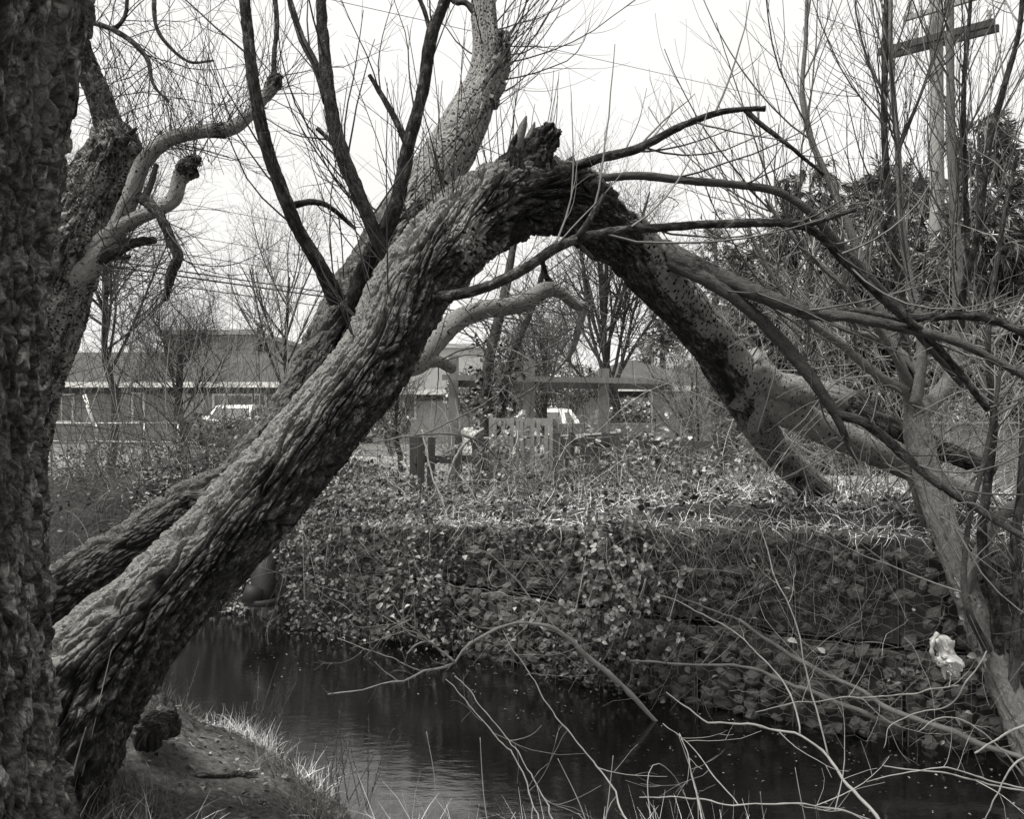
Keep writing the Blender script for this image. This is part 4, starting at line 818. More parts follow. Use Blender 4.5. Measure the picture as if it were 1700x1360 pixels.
b2([(580, 520, 5.1, 15), (612, 430, 5.0, 13), (650, 360, 4.9, 13), (670, 285, 4.9, 12), (680, 230, 4.9, 11), (700, 160, 4.9, 10), (716, 60, 4.9, 10), (735, 10, 4.9, 9), (755, -40, 4.9, 9)], pale=.25, amp=.005)
b2([(674, 235, 4.9, 6), (655, 195, 4.9, 5), (632, 155, 4.9, 4), (613, 124, 4.9, 3)], pale=.0)
b2([(716, 60, 4.9, 5), (705, 20, 4.9, 4), (690, -20, 4.9, 4)], pale=.2)
b2([(490, 340, 4.95, 6), (520, 335, 5.0, 5), (550, 345, 5.1, 4), (590, 380, 5.2, 3)], pale=.3)
b2([(600, 610, 5.6, 20), (690, 605, 5.9, 17), (722, 568, 6.1, 18), (755, 535, 6.3, 18), (800, 515, 6.4, 15), (862, 505, 6.5, 15), (905, 482, 6.6, 14), (930, 486, 6.65, 10), (955, 505, 6.7, 9), (975, 510, 6.7, 8)], pale=1.1, mat='bark_pale', k=24)
b2([(970, 510, 6.7, 7), (962, 540, 6.7, 6), (952, 575, 6.7, 5), (940, 600, 6.7, 4)], pale=1., mat='bark_pale'); b2([(690, 605, 5.9, 12), (725, 600, 6.0, 10), (752, 612, 6.1, 9)], pale=.7, mat='bark_pale')
b2([(800, 40, 6.2, 6), (775, 5, 6.2, 5), (755, 3, 6.2, 4), (740, -20, 6.2, 4)], pale=.6)
b2([(925, 482, 6.65, 8), (905, 455, 6.6, 5), (900, 420, 6.5, 4)], pale=.3); b2([(640, 500, 5.3, 8), (480, 620, 5.0, 3)], pale=.2) if False else None
PP = np.stack([p for p, r in SB if p is not None]); RR = np.stack([r for p, r in SB])
a1 = sprout(PP[:8], RR[:8], 40, (.2, 1), (.4, 1.2), (20, 60), .3, .1, 8, .4, .007, .0022); a2 = sprout(a1[0], a1[1], 140, (.2, 1), (.15, .5), (20, 60), .1, .12, 6, .5, .004, .0015)
c1 = sprout(PP[8:11], RR[8:11], 60, (.3, 1), (.4, 1.2), (30, 80), -.1, .15, 9, .3, .006, .0022); c2 = sprout(c1[0], c1[1], 200, (.2, 1), (.2, .6), (20, 70), 0, .15, 7, .5, .004, .0016)
up1 = sprout(sp[None, 18:22], sr[None, 18:22], 26, (0, 1), (.8, 2.2), (25, 70), .4, .12, 10, .1, .007, .003, bias=(1.2, 0, .9)); up2 = sprout(up1[0], up1[1], 110, (.15, .9), (.3, 1.1), (12, 40), .15, .06, 7, .5, .004, .0018)
m1 = sprout(sp[None, 12:20], sr[None, 12:20], 50, (0, 1), (.4, 1.4), (50, 90), .3, .1, 8, .05, .005, .0018); m2 = sprout(m1[0], m1[1], 170, (.15, 1), (.2, .6), (20, 60), .1, .12, 6, .5, .003, .0014)
twigs_ob('twig', [a1, a2, up1, up2, m1, m2], M['twig_dark'], st_); twigs_ob('shoot', [c1, c2], M['twig'], st_)

# pollarded tree behind at the left
pt_ = thing('pollard_willow', 'gnarled pollard willow behind the left edge trunk with knobbed limbs and upright shoots', 'tree', P(20, 900, 8))
o, pp_, pr_ = bark('trunk', [(-60, 960, 8, 80), (-10, 760, 8, 72), (30, 620, 8, 66), (75, 520, 8, 62), (108, 430, 8, 58), (142, 350, 8, 58), (175, 285, 8, 52), (190, 240, 8, 37), (178, 210, 8, 24)], M['bark'], pt_, ds=.016, k=170, amp=.034, fx=14, fs=5, lump=.08, pale=.52, seed=6,
     knob=[(P(225, 250, 7.8), .16, .12), (P(185, 235, 7.8), .16, .08), (P(120, 400, 7.8), .2, .06)])
PB = []
b3 = lambda c, **kw: PB.append(br(c, par=pt_, **kw))
b3([(190, 250, 8, 26), (178, 200, 8, 22), (165, 160, 8, 19), (140, 100, 8, 18), (120, 30, 8, 16), (105, -40, 8, 16)], pale=.3, amp=.02, mat='bark', k=40)
b3([(112, 470, 7.9, 20), (150, 440, 7.85, 20), (188, 395, 7.8, 17), (215, 330, 7.7, 14), (238, 270, 7.7, 13), (280, 232, 7.7, 12), (335, 218, 7.7, 11), (385, 212, 7.7, 11), (420, 185, 7.7, 9), (445, 155, 7.7, 8), (457, 132, 7.7, 10), (461, 122, 7.7, 6)], pale=lambda u: 1. - .9 * sst(.9, 1, u) - .8 * np.exp(-((u - .74) / .03) ** 2), mat='bark_pale', amp=lambda u: .004 + .035 * sst(.9, .97, u) + .02 * np.exp(-((u - .74) / .03) ** 2), k=36, ds=.015, knob=[(P(385, 212, 7.6), .07, .06), (P(457, 130, 7.6), .06, .04)])
b3([(125, 430, 7.85, 14), (170, 400, 7.8, 15), (215, 368, 7.7, 12), (262, 348, 7.6, 11), (288, 330, 7.6, 12), (298, 298, 7.6, 12), (310, 281, 7.6, 15), (324, 270, 7.6, 10), (330, 272, 7.6, 4)], pale=lambda u: .95 - .9 * sst(.82, .93, u), mat='bark_pale', amp=lambda u: .005 + .045 * sst(.82, .93, u), k=40, ds=.015, knob=[(P(318, 275, 7.5), .08, .05)])
b3([(225, 322, 7.75, 9), (250, 340, 7.6, 9), (268, 362, 7.5, 8), (285, 400, 7.5, 9), (296, 425, 7.5, 9), (284, 455, 7.5, 8), (275, 500, 7.5, 4)], pale=0, amp=.012)
b3([(105, 450, 7.9, 18), (170, 424, 7.8, 14), (215, 405, 7.75, 9), (258, 398, 7.7, 5)], pale=.4, amp=.012); b3([(180, 425, 7.8, 6), (200, 428, 7.8, 4), (215, 426, 7.7, 3)], pale=.2)
b3([(455, 135, 7.7, 5), (455, 90, 7.75, 4), (460, 40, 7.8, 4), (455, -20, 7.8, 4)], pale=.3)
b3([(205, 235, 7.7, 8), (215, 222, 7.6, 5), (228, 212, 7.6, 2)], pale=.0); b3([(240, 330, 7.7, 6), (252, 300, 7.7, 5), (260, 272, 7.7, 4)], pale=.6)
b3([(130, 30, 8, 4), (190, 50, 7.8, 4.5), (240, 90, 7.7, 4), (255, 140, 7.6, 2.5), (280, 168, 7.6, 1.5)], pale=0); b3([(190, 50, 7.8, 3.5), (208, 25, 7.8, 3), (212, -20, 7.8, 3)], pale=0)
b3([(255, -20, 7.8, 4), (262, 50, 7.7, 3), (310, 100, 7.7, 2.5), (355, 100, 7.7, 1.5)], pale=0)
PP = np.stack([p for p, r in PB]); RR = np.stack([r for p, r in PB])
kn = []
for (a, b, c, n_, sprd) in ((385, 208, 7.65, 16, .7), (318, 272, 7.6, 26, 1.4), (290, 225, 7.7, 14, .7), (455, 140, 7.7, 18, 1.1), (200, 225, 7.8, 14, 1.0), (240, 265, 7.7, 10, .8), (340, 216, 7.7, 10, .7)):
    s0 = P(a, b, c) + RG.normal(size=(n_, 3)) * [.08, .05, .02]; d = norm(RG.normal(size=(n_, 3)) * [sprd * .45, .3, .15] + [0, 0, 1]); ln = RG.uniform(.4, 1.7, n_)[:, None]; o_ = [s0]; cur = s0; w_ = RG.normal(size=(n_, 3)) * .09
    for q in range(9): d = norm(d + w_ + [0, 0, .06] + RG.normal(size=(n_, 3)) * .03); cur = cur + d * ln / 9; o_.append(cur)
    kn.append((np.stack(o_, 1), np.full((n_, 1), .0038) * np.linspace(1, .45, 10)[None]))
ks = [sprout(a, b, len(a) * 2, (.2, .9), (.2, .6), (10, 35), .2, .06, 6, .6, .003, .0022) for a, b in kn]
a1 = sprout(PP[[0, 1, 3, 4, 8, 9, 10]], RR[[0, 1, 3, 4, 8, 9, 10]], 120, (.1, 1), (.5, 2.0), (25, 75), -.08, .2, 10, .3, .006, .0026); a2 = sprout(a1[0], a1[1], 750, (.1, 1), (.2, .8), (20, 60), .0, .2, 7, .5, .004, .0022)
a0 = sprout(pp_[None], pr_[None], 80, (.3, 1), (.4, 1.6), (40, 90), .2, .15, 9, .04, .005, .0025, bias=(1.5, -.5, 0)); a3 = sprout(a0[0], a0[1], 200, (.2, 1), (.2, .7), (20, 60), .1, .15, 6, .5, .004, .0022)
twigs_ob('shoot', kn + ks, M['twig_dark'], pt_); twigs_ob('twig', [a1, a2, a0, a3], M['twig_dark'], pt_)

# multi-stemmed willow at the right
rt = thing('stemmed_willow', 'many stemmed pale willow growing from the water edge at the right', 'tree', P(1710, 1250, 5.3))
o, rp, rr_ = bark('trunk', [(1735, 1290, 5.2, 31), (1690, 1190, 5.3, 26), (1640, 1075, 5.45, 23), (1600, 975, 5.6, 21), (1567, 880, 5.75, 21), (1540, 790, 5.9, 21), (1524, 715, 6.0, 21), (1518, 672, 6.05, 15)], M['smooth'], rt, ds=.012, k=80, amp=.012, fx=24, fs=2.2, pale=.75, lump=.05, seed=8)
RB = []
b4 = lambda c, **kw: RB.append(br(c, par=rt, mat=kw.pop('mat', 'smooth'), pale=kw.pop('pale', 1.), amp=kw.pop('amp', .0), **kw))
b4([(1524, 690, 6.05, 15), (1555, 660, 6.1, 14), (1582, 620, 6.15, 13), (1592, 560, 6.2, 11), (1590, 450, 6.25, 9), (1582, 300, 6.3, 7.5), (1578, 150, 6.35, 6.5), (1577, -30, 6.4, 6)], k=20)
b4([(1515, 680, 6.05, 13), (1500, 620, 6.0, 9), (1470, 540, 6.0, 8), (1430, 430, 6.0, 7.5), (1390, 330, 6.0, 6), (1350, 240, 6.0, 5), (1332, 160, 6.0, 4), (1338, 60, 6.0, 3.5), (1340, -30, 6, 3)])
b4([(1515, 670, 6.1, 11), (1505, 600, 6.15, 8), (1495, 480, 6.2, 7), (1480, 380, 6.2, 6), (1468, 220, 6.2, 5.5), (1470, 80, 6.2, 5), (1472, -30, 6.2, 4)], pale=.2, mat='dead')
b4([(1520, 670, 5.95, 10), (1530, 600, 5.9, 8), (1522, 520, 5.9, 7), (1500, 400, 5.9, 6), (1490, 240, 5.9, 5), (1480, 120, 5.95, 4), (1478, -30, 6, 3)])
b4([(1592, 560, 6.2, 8), (1600, 480, 6.1, 6), (1625, 380, 6.0, 5), (1640, 250, 6.0, 5), (1665, 150, 6.0, 5), (1690, 60, 6, 4), (1700, -30, 6, 4)], pale=.1, mat='dead')
b4([(1590, 520, 6.2, 7), (1605, 430, 6.3, 5), (1602, 300, 6.4, 4.5), (1600, 150, 6.4, 4), (1610, 20, 6.4, 3), (1612, -30, 6.4, 3)], pale=.2, mat='dead')
b4([(1505, 650, 6.0, 9), (1460, 625, 5.9, 8), (1400, 575, 5.8, 7), (1340, 530, 5.7, 6), (1290, 470, 5.7, 4), (1240, 380, 5.7, 3)])
b4([(1512, 640, 6.0, 8), (1480, 580, 5.9, 7), (1440, 520, 5.8, 6), (1395, 470, 5.75, 5), (1330, 410, 5.7, 4), (1270, 330, 5.7, 2.5)])
b4([(1540, 640, 6.0, 7), (1500, 590, 6.1, 7), (1450, 560, 6.2, 6), (1400, 545, 6.2, 5), (1330, 500, 6.3, 3)])
b4([(1588, 600, 6.2, 8), (1620, 560, 6.1, 7), (1670, 548, 6.0, 6), (1720, 545, 5.9, 5)]); b4([(1592, 610, 6.1, 6), (1640, 580, 6, 4), (1700, 520, 5.9, 3)])
b4([(1660, 1120, 5.4, 10), (1650, 1000, 5.35, 9), (1630, 900, 5.4, 8), (1640, 800, 5.4, 7), (1650, 700, 5.4, 6), (1640, 560, 5.4, 5), (1660, 400, 5.4, 4), (1690, 250, 5.4, 3)], pale=.4, mat='dead')
b4([(1680, 1160, 5.3, 9), (1690, 1000, 5.3, 8), (1685, 900, 5.3, 8), (1600, 860, 5.4, 6) if False else (1695, 820, 5.3, 7), (1700, 700, 5.3, 6)], pale=.5, mat='dead')
b4([(1600, 990, 5.55, 11), (1620, 930, 5.5, 10), (1660, 860, 5.45, 10), (1700, 830, 5.4, 9), (1740, 800, 5.4, 8)], pale=.9); b4([(1570, 900, 5.75, 11), (1540, 840, 5.85, 10), (1525, 790, 5.9, 8)], pale=.9)
b4([(1530, 1010, 6.2, 8), (1545, 920, 6.1, 8), (1525, 830, 6.0, 8), (1500, 760, 6., 7)], pale=.9)
b4([(1640, 1080, 5.35, 7), (1610, 1020, 5.2, 6), (1600, 1060, 5.1, 5) if False else (1600, 960, 5.2, 5), (1610, 860, 5.2, 4), (1640, 740, 5.2, 4), (1660, 620, 5.2, 3)], pale=.6, mat='dead')
PP = np.stack([p for p, r in RB]); RR = np.stack([r for p, r in RB])
a1 = sprout(PP[:9], RR[:9], 100, (.15, .97), (.9, 2.4), (18, 50), .35, .06, 10, .6, .007, .003); a2 = sprout(a1[0], a1[1], 520, (.1, .9), (.4, 1.2), (15, 45), .25, .07, 8, .6, .0035, .002); a3 = sprout(a2[0], a2[1], 800, (.1, 1), (.12, .5), (15, 50), .1, .08, 5, .6, .003, .0015)
twigs_ob('twig', [a2, a3], M['twig_dark'], rt); twigs_ob('shoot', [a1], M['twig'], rt, 5)
l1 = sprout(PP[6:], RR[6:], 110, (.1, 1), (.5, 1.8), (25, 80), -.05, .14, 10, .5, .007, .0025); l2 = sprout(l1[0], l1[1], 240, (.1, 1), (.2, .8), (20, 70), 0, .14, 7, .6, .004, .0018)
twigs_ob('twig', [l1, l2], M['twig_pale'], rt)

# ---------------------------------------------------------------- fallen and leaning branches in and over the creek
def loose(name, label, limbs, mat='twig_pale', cat='branch', nt_=12, tl=(.2, .8), up=.2, k=8, r=.0022):
    t = thing(name, label, cat, P(*limbs[0][0][:3])); ps = []
    for c in limbs:
        q, _ = spline(pix(c), 40); q[:, :3] += .03 * np.stack([fbm(q[:, :3] * 5, 3, z_) for z_ in (1, 2, 3)], -1); V, Q, T = tubes(q[None, :, :3] + 0, np.maximum(q[None, :, 3] * .52 * (1 + .12 * RG.normal(size=(1, 40))), .0014), k, True); m = MB(); m.add(V, Q, T); m.ob('limb', M[mat], t); ps.append(q)
    if nt_:
        A = np.stack([q[:, :3] for q in ps]); B = np.stack([q[:, 3] for q in ps]); s1 = sprout(A, B, nt_, (.1, 1), tl, (25, 75), up, .1, 8, .4, .004, r); s2 = sprout(s1[0], s1[1], nt_ * 2, (.2, 1), (tl[0] * .4, tl[1] * .4), (20, 60), 0, .1, 5, .6, .003, r * .7); twigs_ob('twig', [s1, s2], M[mat], t)
    return t
loose('fallen_branch', 'pale curved branch arching out of the creek below the bramble cascade', [
    [(1115, 1216, 6.2, 7), (1060, 1165, 6.15, 8), (1010, 1115, 6.1, 8), (960, 1075, 6.05, 8), (925, 1045, 6., 6.5), (885, 1034, 5.95, 6), (850, 1036, 5.9, 5), (800, 1058, 5.85, 5), (768, 1078, 5.8, 4.5), (752, 1100, 5.8, 4), (712, 1112, 5.75, 3.5), (665, 1135, 5.7, 3), (600, 1142, 5.7, 2.2), (545, 1152, 5.7, 1.5)],
    [(755, 1096, 5.8, 4), (732, 1080, 5.78, 3.5), (712, 1066, 5.76, 3.5), (690, 1072, 5.75, 3), (672, 1088, 5.75, 2.5)],
    [(712, 1067, 5.76, 2.2), (670, 1040, 5.7, 1.8), (636, 1022, 5.7, 1.4)], [(708, 1064, 5.76, 2), (672, 1028, 5.72, 1.6), (644, 988, 5.7, 1.2)],
    [(925, 1045, 6., 2.6), (870, 980, 6, 2.2), (820, 925, 6, 2), (775, 905, 6, 1.5)], [(700, 1116, 5.75, 2), (640, 1092, 5.7, 1.6), (560, 1062, 5.7, 1.2)],
    [(665, 1135, 5.7, 1.8), (640, 1118, 5.7, 1.4), (620, 1100, 5.7, 1.1)]], nt_=34, tl=(.15, .55), r=.0018)
loose('submerged_pole', 'long bare pole slanting down across the lower gabions into the water', [[(1225, 1030, 6.0, 5), (1300, 1082, 5.9, 7), (1400, 1135, 5.7, 8), (1500, 1185, 5.5, 9), (1600, 1222, 5.3, 10), (1705, 1265, 5.1, 10)], [(1095, 965, 6.1, 1.8), (1150, 1000, 6.1, 2.4), (1230, 1033, 6., 3.5)]], mat='twig', nt_=10)
loose('lower_pole', 'darker second pole lying just below the long bare one', [[(1050, 1098, 6.1, 3), (1150, 1103, 6, 4), (1240, 1108, 5.9, 5), (1300, 1130, 5.85, 7), (1400, 1172, 5.7, 8), (1500, 1205, 5.6, 8)]], mat='twig', nt_=8)
loose('curved_stem', 'smooth pale stem curving across the dark water at the lower right', [
    [(1108, 1150, 5.2, 1.5), (1140, 1175, 5.1, 2.5), (1180, 1202, 5, 3), (1250, 1204, 4.9, 3.5), (1325, 1222, 4.8, 4), (1375, 1258, 4.7, 4.5), (1410, 1305, 4.5, 5), (1460, 1365, 4.3, 6), (1500, 1420, 4.2, 6)],
    [(1328, 1222, 4.8, 3), (1318, 1175, 4.9, 3), (1300, 1130, 5, 2.6), (1265, 1095, 5.1, 2.4), (1225, 1055, 5.2, 2.2), (1150, 1010, 5.3, 1.8), (1090, 985, 5.4, 1.2)],
    [(1376, 1258, 4.7, 3), (1350, 1150, 4.8, 2.6), (1315, 1020, 4.9, 2.2), (1285, 950, 5, 2), (1260, 870, 5.1, 1.5)]], nt_=6)
loose('floating_whip', 'long pale whip lying low over the water at the right bottom', [[(1440, 1300, 4.7, 1.2), (1500, 1285, 4.7, 2), (1560, 1275, 4.7, 2.2), (1620, 1290, 4.7, 2.4), (1720, 1315, 4.7, 2.8)], [(1468, 1272, 4.8, 2), (1560, 1285, 4.75, 2.4), (1640, 1302, 4.7, 2.8), (1720, 1318, 4.7, 3)],
    [(1720, 1250, 4.6, 4), (1680, 1275, 4.6, 3), (1655, 1320, 4.6, 2.4), (1640, 1362, 4.6, 2)]], nt_=5)
loose('hooked_whip', 'thin hooked pale whips arching below the plastic bag', [[(1462, 1240, 5.2, 1.2), (1480, 1210, 5.2, 1.8), (1520, 1185, 5.2, 2), (1580, 1160, 5.2, 2.2), (1640, 1080, 5.2, 2.4)], [(1520, 1215, 5, 1.4), (1550, 1192, 5, 2), (1600, 1195, 5, 2), (1650, 1230, 5, 2.4), (1700, 1290, 5, 3)],
    [(1622, 1248, 4.9, 3), (1660, 1225, 4.9, 4), (1720, 1195, 4.9, 5)], [(1255, 1182, 5.6, 1.6), (1330, 1165, 5.5, 2), (1460, 1158, 5.4, 2.4), (1590, 1140, 5.3, 3)]], nt_=10)
loose('water_whip', 'slender whip stretching over the water from the lower right fork', [[(940, 1050, 5.9, 1.5), (925, 1120, 5.7, 1.6), (1000, 1230, 5.4, 2)] if False else [(835, 1048, 5.9, 1.6), (880, 1120, 5.5, 2), (940, 1210, 5.1, 2.2), (1000, 1285, 4.6, 2.6), (1050, 1380, 4.0, 3)], [(740, 1125, 5.7, 1.4), (800, 1200, 5.3, 1.8), (860, 1270, 4.8, 2.2), (900, 1380, 4.1, 2.6)], [(755, 1120, 5.7, 1.4), (850, 1240, 5.0, 2), (900, 1320, 4.5, 2.4), (930, 1390, 4.1, 2.6)]])
loose('bottom_whip', 'pale whip lying level along the bottom edge at right of centre', [[(1060, 1328, 4.3, 1.8), (1150, 1322, 4.3, 2.4), (1215, 1335, 4.25, 2.6), (1330, 1336, 4.2, 2.8), (1440, 1358, 4.2, 3), (1500, 1380, 4.2, 3)], [(1100, 1200, 4.7, 1.4), (1170, 1270, 4.5, 1.8), (1225, 1336, 4.3, 2.2)], [(1125, 1220, 4.7, 1.6), (1150, 1290, 4.4, 2.2), (1172, 1370, 4.1, 3)]])
loose('leaning_cane', 'straight pale cane leaning down from the thicket toward the bank edge', [[(700, 712, 9.2, 3), (720, 800, 8.9, 3), (745, 860, 8.6, 2)], [(805, 712, 9.4, 4), (770, 740, 9.3, 5), (745, 790, 9.2, 5), (738, 880, 9, 3.5)]], nt_=14, tl=(.3, 1.0))
loose('hanging_shoot', 'pale broken shoot hanging against the bank below the left end of the arch', [[(700, 862, 8.4, 2.5), (680, 910, 8.3, 2.5), (665, 940, 8.2, 1.8), (640, 950, 8.2, 1.3)], [(672, 938, 8.2, 1.5), (700, 952, 8.2, 1)]])
loose('bank_branch', 'thin dark branch arching over the thicket left of the post frame', [[(620, 735, 8.3, 2.5), (700, 722, 8.3, 3.5), (750, 722, 8.3, 3.5), (800, 735, 8.4, 3), (840, 780, 8.5, 2)], [(700, 722, 8.3, 2.5), (790, 680, 8.3, 2.5), (838, 640, 8.4, 2)]], mat='twig', nt_=20, tl=(.3, .9))

# torn plastic bag
bp = P(1568, 1085, 5.1)
nb_, nk = 26, 30; u = np.linspace(0, 1, nb_)[:, None]; th = (np.arange(nk) * 2 * math.pi / nk)[None]
cx = (-.045 + .10 * u + 0 * th); cz = (.13 - .27 * u) + 0 * th; rad = .012 + .062 * np.sin(np.clip(u * 1.05, 0, 1) * math.pi) ** .8 + .012 * u
rad = rad * (1 + .35 * np.sin(u * 9 + 1)); fold = 1 + .22 * np.sin(th * 5 + u * 6) + .15 * np.sin(th * 9 - u * 11)
bx_ = cx + rad * fold * np.cos(th); by_ = rad * .65 * fold * np.sin(th); bz_ = cz + .01 * np.sin(th * 3 + u * 9)
V = np.stack([bx_, by_, bz_], -1).reshape(-1, 3); V *= .85; V += .03 * np.stack([fbm(V * 16, 3, 1), fbm(V * 16, 3, 2) * .6, fbm(V * 16, 3, 3)], -1) + .012 * np.stack([fbm(V * 50, 2, 1), fbm(V * 50, 2, 2), fbm(V * 50, 2, 3)], -1)
i = np.arange(nb_ - 1)[:, None] * nk; j = np.arange(nk)[None]; Q = np.stack([i + j, i + (j + 1) % nk, i + nk + (j + 1) % nk, i + nk + j], -1).reshape(-1, 4)
bag = thing('plastic_bag', 'torn white plastic bag caught on twigs beside the right hand trunk', 'bag', bp); ob('bag_body', V + bp, Q, mat=M['bag'], parent=bag)
m = MB()
for pts in ([(-.04, -.0, .12), (-.075, -.01, .06), (-.078, -.01, .0), (-.05, 0, -.035), (-.01, 0, -.05)],):
    q, _ = spline(np.array([[*(np.array(p) + bp), .012] for p in pts]), 16); Vv, Qq, _ = tubes(q[None, :, :3], q[None, :, 3] * (1 + .3 * np.sin(np.arange(16) * 1.7))[None], 7); m.add(Vv, Qq)
m.ob('handle', M['bag'], bag)
m = MB(); q, _ = spline(np.array([[*(np.array(p) + bp), r] for p, r in (((.0, 0, -.07), .02), ((-.005, 0, -.11), .014), ((.0, -.01, -.15), .004))]), 10); Vv, Qq, _ = tubes(q[None, :, :3], q[None, :, 3], 6); m.add(Vv * 1, Qq); m.ob('torn_flap', M['bag'], bag)

# ---------------------------------------------------------------- bank vegetation
def trifoliate(sd, lobes=3):
    r = np.random.default_rng(sd); st = RG; V = []; T = []; n = 0
    tpl = np.array([[0, 0, 0], [-.42, .25, .1], [-.46, .6, .08], [0, 1, -.12], [.46, .6, .08], [.42, .25, .1], [0, .3, 0], [0, .66, -.02]]) * [.85, 1, 1]; tri = np.array([[0, 6, 1], [1, 6, 7], [1, 7, 2], [2, 7, 3], [0, 5, 6], [5, 7, 6], [5, 4, 7], [4, 3, 7]])
    for a, s, o in ((0, 1, .25), (75, .8, .05), (-75, .8, .05)):
        c, q = math.cos(math.radians(a + r.uniform(-8, 8))), math.sin(math.radians(a)); p = tpl * s * r.uniform(.9, 1.1) + [0, o, 0]; p = np.stack([p[:, 0] * c - p[:, 1] * q, p[:, 0] * q + p[:, 1] * c, p[:, 2] - .12 * (p[:, 1] ** 2)], -1); V.append(p); T.append(tri + n); n += 8
    return mesh(np.concatenate(V), None, np.concatenate(T), M['leaf'], False, name='leaf')
LM = [trifoliate(i) for i in range(4)]
from mathutils import Vector, Matrix
def bramble(label, path_list, nleaf, size, spread=.1, name='bramble', facing=(-.1, -.8, .6)):
    """path_list: world polylines (canes); leaves as separate objects along them"""
    c0 = path_list[0][0]; t = thing(name, label, 'bramble', c0, 'brambles on the far bank'); A = np.stack([spline(np.array(p, float), 24)[0] for p in path_list]); Rr = np.full(A.shape[:2], .004)
    m = MB(); V, Q, _ = tubes(A, Rr, 5); m.add(V, Q); m.ob('cane', M['vine'], t)
    for q in range(nleaf):
        i = RG.integers(0, len(A)); j = RG.integers(2, 24); p = A[i, j] + RG.normal(size=3) * spread * [1, .5, 1] + np.array([0, -.03, 0])
        nv = Vector(np.array(facing) + RG.normal(size=3) * .45).normalized(); s = RG.uniform(.6, 1.15) * size
        mt = nv.to_track_quat('Z', 'Y').to_matrix() @ Matrix.Rotation(RG.uniform(0, 6.28), 3, 'Z')
        o = bpy.data.objects.new('leaf', random.choice(LM)); COL.objects.link(o); o.parent = t; o.location = [float(v) for v in (p - np.array(t.location))]; o.rotation_euler = mt.to_euler(); o.scale = (s, s, s)
def casc(px0, py0, px1, py1, Y0, Y1, n=5, w=40):
    out = []
    for q in range(n):
        a = RG.uniform(-w, w); b = RG.uniform(-w, w); out.append([P(px0 + a, py0, Y0), P(px0 + (a + b) / 2 + 10, py0 * .6 + py1 * .4 - 20, Y0 * .4 + Y1 * .6), P(px1 + b, py1, Y1)])
    return out
bramble('broad leaved bramble cascading down the middle of the gabions', casc(1010, 855, 990, 1040, 7.1, 6.55, 8, 60), 130, .07, .09)
bramble('lower sprays of bramble hanging right of the cascade', casc(1080, 930, 1060, 1060, 6.7, 6.35, 5, 50), 70, .065, .08)
bramble('leafy bramble sprawling over the bank top left of the middle', casc(640, 800, 560, 930, 9.1, 8.6, 8, 90), 130, .06, .14)
bramble('leafy tangle on the bank edge behind the main trunk', casc(520, 850, 540, 1000, 8.9, 8.5, 8, 60), 130, .055, .12)
bramble('bramble with pale leaves climbing the dark fence boards', casc(1060, 730, 1120, 830, 9.7, 9.0, 8, 90), 110, .065, .14)
bramble('bramble overgrowing the left end of the post frame', casc(800, 700, 760, 830, 10.2, 9.2, 7, 70), 80, .06, .16)
bramble('bramble along the bank top right of the middle', casc(1200, 790, 1180, 900, 8.3, 7.3, 6, 90), 70, .05, .14)
bramble('small bramble spray beside the right hand trunk', casc(1590, 960, 1620, 1110, 5.5, 5.3, 3, 20), 16, .05, .05)
# ground-cover leaves on the far bank
def bank_scatter(n, x0, x1, d0, d1, off=.05):
    x = RG.uniform(x0, x1, n); d = RG.uniform(d0, d1, n); y = yf(x) + d; gzf = sst(-1.5, -1.0, x)
    z = ground_z(x, y, False); surf = np.where(gzf > .5, np.where(d < .3, RG.uniform(.0, .62, n), np.where(d < .5, RG.uniform(.62, 1.3, n), z)), z)
    yy = np.where((gzf > .5) & (d < .3), yf(x) - .06, np.where((gzf > .5) & (d < .5), yf(x) + .06, y)); return np.stack([x, yy - RG.uniform(0, off, n), np.minimum(surf, TT(x) + .1) + RG.uniform(0, off, n)], -1)
dens = lambda p, k, sc=1.6: fbm(p * sc, 3, k)
p = bank_scatter(9000, -4.5, -.6, -.2, 1.6, .15); p = p[dens(p, 61) > -.35]; V, T = leaves(len(p), p, RG.normal(size=(len(p), 3)) * .5 + [0, -.6, .7], RG.uniform(.03, .075, len(p)))
tag(ob('ivy_cover', V, None, T, M['leaf'], smooth=False), 'leafy ground cover on the left part of the far bank', 'ground cover', kind='stuff')
p = bank_scatter(9000, -1.2, 3.6, .0, .6, .08); p = p[dens(p, 62) > .0 + .5 * sst(.9, 1.8, p[:, 0])]; V, T = leaves(len(p), p, RG.normal(size=(len(p), 3)) * .5 + [0, -.9, .4], RG.uniform(.025, .06, len(p)))
tag(ob('ivy_cover', V, None, T, M['leaf_dark'], smooth=False), 'small dark leaves growing through the gabion mesh', 'ground cover', kind='stuff')
p = bank_scatter(4500, -4, 4, .1, 3.0, .1); p[:, 2] = np.maximum(p[:, 2], np.where((p[:, 0] > -1.2) & (p[:, 1] - yf(p[:, 0]) > .05), TT(p[:, 0]) - .06, -9)); V, T = leaves(len(p), p, RG.normal(size=(len(p), 3)) * .4 + [0, -.2, .9], RG.uniform(.03, .075, len(p)), .7)
tag(ob('leaf_litter', V, None, T, M['litter'], smooth=False), 'dead leaves and low plants on top of the far bank', 'leaf litter', kind='stuff')
